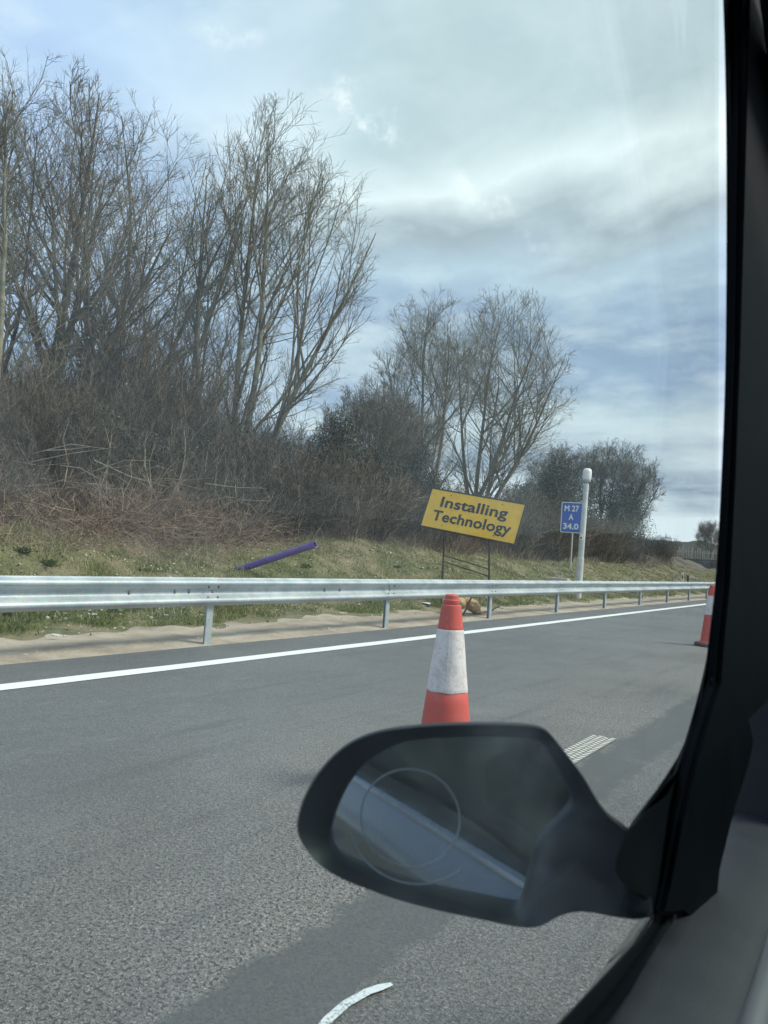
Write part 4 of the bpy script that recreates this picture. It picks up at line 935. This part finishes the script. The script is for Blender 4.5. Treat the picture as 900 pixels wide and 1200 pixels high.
# split at the mirror corner so that the pairing follows the bend
io = min(range(len(so_)), key=lambda i: (so_[i][0]-.623)**2+(so_[i][1]-.9325)**2); ii = min(range(len(si_)), key=lambda i: (si_[i][0]-.6561)**2+(si_[i][1]-.921)**2)
A1, B1 = corr(so_[:io+1], si_[:ii+1], 150); A2, B2 = corr(so_[io:]+[(-.5,.985),(-2.4,1.02)], si_[ii:]+[(-.5,.950),(-2.4,.985)], 60)
Ao = np.concatenate([A1, A2[1:]]); Bi = np.concatenate([B1, B2[1:]])
def seal_strip(prof):
    """prof: (fraction from outer line to inner line, x)"""
    m = len(Ao); vs = []; 
    for f, x in prof:
        Q = Ao*(1-f)+Bi*f; vs += [(x, q[0], q[1]) for q in Q]
    k = len(prof); fs = [(i*m+j, ((i+1) % k)*m+j, ((i+1) % k)*m+j+1, i*m+j+1) for i in range(k) for j in range(m-1)]
    return MB().add(vs, fs)
seal_strip([(.68, -.142), (.35, -.139), (.06, -.1365), (0, -.1352), (.03, -.1345), (.10, -.134), (.60, -.134), (.66, -.137), (.70, -.141)]).build('window_frame', M_seal, car, smooth=45)
seal_strip([(.70, -.143), (.71, -.133), (.76, -.1285), (.86, -.1275), (.95, -.131), (1.0, -.136), (1.0, -.144)]).build('window_seal', M_trim, car, smooth=50)
PIL = [(-0.1280,0.7218,1.8172),(-0.1210,0.7486,1.6366),(-0.1156,0.7588,1.4137),(-0.1138,0.7553,1.2867),(-0.1131,0.7491,1.1936),(-0.1137,0.7390,1.1484),(-0.1140,0.7315,1.1043),(-0.1165,0.7111,1.0844),(-0.1200,0.6827,1.0530),(-0.1240,0.6486,1.0055),(-0.1264,0.6261,0.9597),(-0.1280,0.6127,0.9413),(-0.1212,0.6592,0.9281),(-0.1175,0.6831,0.9154),(-0.1140,0.7050,0.9060),(-0.1112,0.7256,0.9000),(-0.1094,0.7370,0.9015),(-0.1090,0.7430,0.9120),(-0.1083,0.7511,0.9392),(-0.1038,0.7880,0.9830),(-0.0988,0.8273,1.0150),(-0.0967,0.8448,1.0383),(-0.0994,0.8287,1.0593),(-0.0891,0.9024,1.0721),(-0.0277,1.3348,1.0776),(0.02,1.62,2.1),(-0.1000,.85,2.1),(-.1215,.735,1.95)]
PN = Vector((.9899,-.1408,.0175))
MB().slab(PIL, -PN*.012).build('pillar_trim', M_trim, car, bevel=.0045, seg=4)
DASH = [(-0.1244,1.0323),(-0.1113,0.8315),(-0.0942,0.8195),(-0.0453,0.8120),(1.35,.80),(1.35,1.06),(.3,1.08),(-.02,1.07),(-.10,1.06)]
MB().slab([(x, 1.05, z) for x, z in DASH], (0, .55, 0)).build('dashboard', M_trim, car, bevel=.012)
MB().box(-.150, -.055, 1.0, 1.03, .70, 1.35).build('pillar_base_trim', M_card, car, bevel=.006)
# door card: top pad rolled over its inner edge
prof = [(-.136,.905),(-.1335,.919),(-.128,.923),(-.115,.9235),(-.095,.921),(-.078,.917),(-.068,.911),(-.061,.902),(-.057,.890),(-.055,.872),(-.056,.84),(-.060,.79),(-.064,.70),(-.050,.66),(.02,.655),(.03,.64),(.02,.60),(-.06,.58),(-.07,.35)]
yv = [-2.3,-1.2,-.5,0,.25,.4,.5,.6,.7,.8,.9,1.049]; n_ = len(prof)
vs = [(x, y, z) for y in yv for x, z in prof]
MB().add(vs, [(i*n_+k, i*n_+k+1, (i+1)*n_+k+1, (i+1)*n_+k) for i in range(len(yv)-1) for k in range(n_-1)]).build('door_card', M_card, car, smooth=60)
MB().tube([(-.060, .30, .903), (-.0605, .6, .904), (-.062, .85, .903), (-.066, .93, .897)], [.010,.010,.009,.004], 14).build('edge_highlight', mat('highlight_grey', (.16,.16,.175), .42, spec=.6), car, smooth=60)  # highlight along the pad's rolled edge, added as a lighter grey strip
# outer door skin and body side
skin = [(-.150,.922),(-.156,.914),(-.163,.900),(-.172,.884),(-.185,.85),(-.195,.78),(-.205,.66),(-.20,.50),(-.19,.36),(-.14,.28)]
def side(name, y0, y1, m, sgn=1, sh=0):
    n_ = len(skin); yv = np.linspace(y0, y1, 8)
    vs = [(sh+sgn*x, y, z+(-.02*y if z > .9 else 0)*.5) for y in yv for x, z in skin]
    return MB().add(vs, [(i*n_+k, i*n_+k+1, (i+1)*n_+k+1, (i+1)*n_+k) for i in range(7) for k in range(n_-1)]).build(name, m, car, smooth=60)
side('door_skin', -.36, .60, M_paint); side('door_skin', -1.28, -.37, M_paint)
for y0, y1 in ((-2.5, -1.29), (.61, 1.35)): side('body_panel', y0, y1, M_paint)
for y0, y1 in ((-1.28, -.37), (-.36, .60), (.61, 1.35), (-2.5, -1.29)): side('body_panel', y0, y1, M_paint, -1, 1.25)
MB().tube([(-.157, .50, .9115), (-.159, -.5, .925), (-.159, -1.28, .935)], .003, 6).build('belt_trim', M_chrome, car)
MB().tube([(-.195,.05,.84),(-.222,.03,.842),(-.224,-.10,.845),(-.197,-.13,.846)], .011, 8).build('door_handle', M_paint, car, smooth=50).location = (0, -.1, 0)
MB().box(-.158, -.125, -.46, -.33, .95, 1.82).build('door_pillar', M_trim, car, bevel=.004)
MB().box(-.158, -.115, -1.75, -1.25, .95, 1.82).build('rear_pillar', M_paint, car, bevel=.01)
# roof, header rails, far side pillars, floor, bonnet
rf = [(-.13,1.805),(-.10,1.84),(.1,1.865),(.6,1.88),(1.15,1.865),(1.35,1.84),(1.38,1.805)]
MB().slab([(x, .55, z) for x, z in rf], (0, -2.5, 0)).build('roof', M_paint, car, bevel=.005)
MB().slab([(x, .56, z-.022) for x, z in rf[1:-1]], (0, -2.5, 0)).build('headlining', M_roof, car)
MB().tube([(-.146, .72, 1.84), (-.146, .4, 1.84), (-.146, -1.6, 1.84)], .03, 8).build('roof_rail', M_seal, car)
MB().tube([(-.09, 1.35, 1.06), (-.07, 1.0, 1.60), (-.09, .60, 1.83)], [.035,.03,.03], 8).build('pillar', M_paint, car)
MB().tube([(1.34, 1.30, 1.03), (1.345, .95, 1.60), (1.35, .6, 1.83)], [.035,.03,.03], 8).build('pillar', M_paint, car)
MB().box(1.36, 1.40, -.46, -.33, .95, 1.82).build('door_pillar', M_trim, car); MB().box(1.35, 1.40, -1.75, -1.25, .95, 1.82).build('rear_pillar', M_paint, car)
MB().box(-.12, 1.36, -2.4, 1.2, .24, .28).build('floor', M_trim, car)
MB().slab([(x, 1.30, z) for x, z in ((-.155,.86),(-.13,.93),(.2,.985),(.6,1.0),(1.05,.985),(1.38,.93),(1.405,.86),(1.40,.45),(-.15,.45))], (0, .95, -.12)).build('bonnet', M_paint, car, bevel=.02)
MB().box(-.14, 1.39, -2.75, -2.45, .45, 1.0).build('tailgate', M_paint, car, bevel=.05)
def quad(name, P_, m): return MB().slab(P_, (0, 0, .003)).build(name, m, car)
quad('windscreen', [(-.06,1.34,1.06),(1.31,1.34,1.06),(1.30,.60,1.84),(-.05,.60,1.84)], M_wind)
for (x, y0, y1, m) in ((-.147, -.335, .92, M_glass), (-.147, -1.26, -.455, M_wind), (1.38, -.33, .80, M_wind), (1.38, -1.25, -.46, M_wind)):
    top = [(x, y1, .90), (x, y1 if y1 < .5 else y1-.02, 1.2), (x, y1 if y1 < .5 else y1-.19, 1.83), (x, y0, 1.83), (x, y0, .90)]
    MB().slab(top, (-.0035, 0, 0)).build('window_glass', m, car)
MB().slab([(-.05,-1.95,1.84),(1.30,-1.95,1.84),(1.33,-2.5,1.0),(-.08,-2.5,1.0)], (0,0,.003)).build('rear_window', M_wind, car)
for x in (.02, .76):
    s_ = MB().box(x, x+.48, -.75, -.20, .38, .56).build('seat_cushion', M_seat, car, bevel=.05, seg=3)
    MB().slab([(x, -.66, .56), (x, -.80, 1.08), (x, -.90, 1.08), (x, -.82, .50)], (.48, 0, 0)).build('seat_back', M_seat, car, bevel=.035, seg=3)
    MB().box(x+.12, x+.36, -.93, -.84, 1.12, 1.30).build('headrest', M_seat, car, bevel=.03, seg=3)
MB().box(.0, 1.24, -1.85, -1.70, .45, 1.05).build('rear_bench', M_seat, car, bevel=.04)
sw = []
for k in range(33): a = 2*math.pi*k/32; sw.append((1.0+.18*math.cos(a), .66-.06*math.sin(a), .93+.17*math.sin(a)))
MB().tube(sw, .014, 8, cap=False).build('steering_wheel', M_trim, car, smooth=60)
for (x, y) in ((-.08, 1.72), (1.33, 1.72), (-.08, -1.95), (1.33, -1.95)):
    t_ = MB(); t_.lathe([(.19,-.09),(.30,-.095),(.318,-.07),(.32,0),(.318,.07),(.30,.095),(.19,.09)], 32)
    o = t_.build('wheel', M_rubber, car, smooth=40); o.rotation_euler = (0, R(90), 0); o.location = (x, y, .324)
    r_ = MB().lathe([(.19,-.06),(.185,.06),(.06,.075),(.03,.08)], 20).build('rim', M_galv, o, smooth=30)

# door mirror
M0 = Vector((-.3056,.54,.9884)); MU = Vector((.891,.454,0)).normalized(); MV = Vector((-.0272,.0534,.9982)); MN = MU.cross(MV)
if MN.y > 0: MN = -MN
MN.normalize(); MV = (MV-MU*MV.dot(MU)).normalized()
def mp(u, v, n): return M0+MU*u+MV*v+MN*n
HOUS = [(-0.0865,-0.0124),(-0.0852,0.0037),(-0.0799,0.0202),(-0.0694,0.0387),(-0.0527,0.0564),(-0.0302,0.0683),(-0.0040,0.0745),(0.0221,0.0789),(0.0611,0.0830),(0.0946,0.0842),(0.1031,0.0792),(0.1166,0.0647),(0.1300,0.0491),(0.1401,0.0339),(0.1487,0.0242),(0.1570,0.0183),(0.1664,0.0169),(0.1705,0.0079),(0.1763,-0.0127),(0.1833,-0.0360),(0.1843,-0.0536),(0.1715,-0.0521),(0.1591,-0.0463),(0.1437,-0.0451),(0.1253,-0.0483),(0.1131,-0.0545),(0.1041,-0.0610),(0.0886,-0.0628),(0.0633,-0.0608),(0.0313,-0.0583),(-0.0012,-0.0540),(-0.0277,-0.0483),(-0.0547,-0.0406),(-0.0743,-0.0289)]
GLASS = [(-0.0629,-0.0183),(-0.0600,-0.0028),(-0.0528,0.0177),(-0.0405,0.0369),(-0.0243,0.0504),(-0.0044,0.0603),(0.0294,0.0661),(0.0629,0.0692),(0.0949,0.0709),(0.1032,0.0644),(0.1160,0.0454),(0.1232,0.0319),(0.1261,0.0257),(0.1125,0.0102),(0.1003,-0.0058),(0.0959,-0.0222),(0.0924,-0.0416),(0.0885,-0.0570),(0.0774,-0.0600),(0.0417,-0.0560),(0.0041,-0.0515),(-0.0233,-0.0465),(-0.0444,-0.0400),(-0.0576,-0.0310)]
def polar(P_, n=180, c=(.03, .004)):
    o = []; P_ = [np.array(p)-c for p in P_]
    for k in range(n):
        a = 2*math.pi*k/n; d = np.array([math.cos(a), math.sin(a)]); best = None
        for i in range(len(P_)):
            p, q = P_[i], P_[(i+1) % len(P_)]; e = q-p; den = d[0]*e[1]-d[1]*e[0]
            if abs(den) < 1e-12: continue
            t = (p[0]*e[1]-p[1]*e[0])/den; s = (p[0]*d[1]-p[1]*d[0])/den
            if t > 0 and -1e-6 <= s <= 1+1e-6: best = t if best is None else min(best, t)
        o.append((k, a, best))
    r_ = np.array([b for _, _, b in o]); 
    for _ in range(2): r_ = (np.roll(r_, 1)+2*r_+np.roll(r_, -1))/4
    return np.array([[c[0]+r_[k]*math.cos(o[k][1]), c[1]+r_[k]*math.sin(o[k][1])] for k in range(n)])
Ho, Gl = polar(smooth_line(HOUS+HOUS[:1], 3)), polar(smooth_line(GLASS+GLASS[:1], 2)); N_ = len(Ho); cc_ = np.array([.03, .004])
# how far each point lies toward the arm: the arm's face is raised as a rounded web
armk = np.clip((Ho[:, 0]-.10)/.05, 0, 1)
loops = [(cc_+(Gl-cc_)*.995, -.006), (Gl, -.003), (Gl*.985+Ho*.015, .001), (Gl*.93+Ho*.07, .004), (Gl*.55+Ho*.45, .0125), (Gl*.22+Ho*.78, .0195), (Gl*.06+Ho*.94, .0220), (cc_+(Ho-cc_)*1.0, .0195), (cc_+(Ho-cc_)*.998, .015)]
for f, dn in ((.980, .004), (.950, -.012), (.905, -.028), (.84, -.045), (.75, -.062), (.60, -.076), (.40, -.085), (.18, -.089)):
    L_ = cc_+(Ho-cc_)*f; loops.append((L_, dn))
vs = []
for k, (L_, dn) in enumerate(loops):
    for j in range(N_):
        n_off = dn
        if k >= 8: n_off = .015+(dn-.015)*(1-.55*armk[j]); 
        elif 2 <= k <= 6: n_off = dn+armk[j]*.006*math.sin(math.pi*(k-2)/5)
        vs.append(mp(L_[j][0], L_[j][1], n_off))
fs = [(i*N_+j, i*N_+(j+1) % N_, (i+1)*N_+(j+1) % N_, (i+1)*N_+j) for i in range(len(loops)-1) for j in range(N_)]
fs.append(tuple(range((len(loops)-1)*N_, len(loops)*N_)))
mirror = MB().add(vs, fs).build('door_mirror', M_hous, car, smooth=55)
g_ = cc_+(Gl-cc_)*1.0
mg = MB().slab([mp(p[0], p[1], -.0045) for p in g_], -MN*.003).build('mirror_glass', M_mirror, mirror)
rgp = []
for k in range(65): a = 2*math.pi*k/64; rgp.append(mp(.0395*math.cos(a), .0375*math.sin(a), -.0043))
MB().tube(rgp, .0008, 6, cap=False).build('etched_ring', M_ring, mirror)
rgp = [mp(.004+.052*math.cos(a), -.004+.046*math.sin(a), -.0044) for a in np.linspace(R(195), R(318), 30)]
MB().tube(rgp, .0007, 6).build('etched_ring', M_ring, mirror)
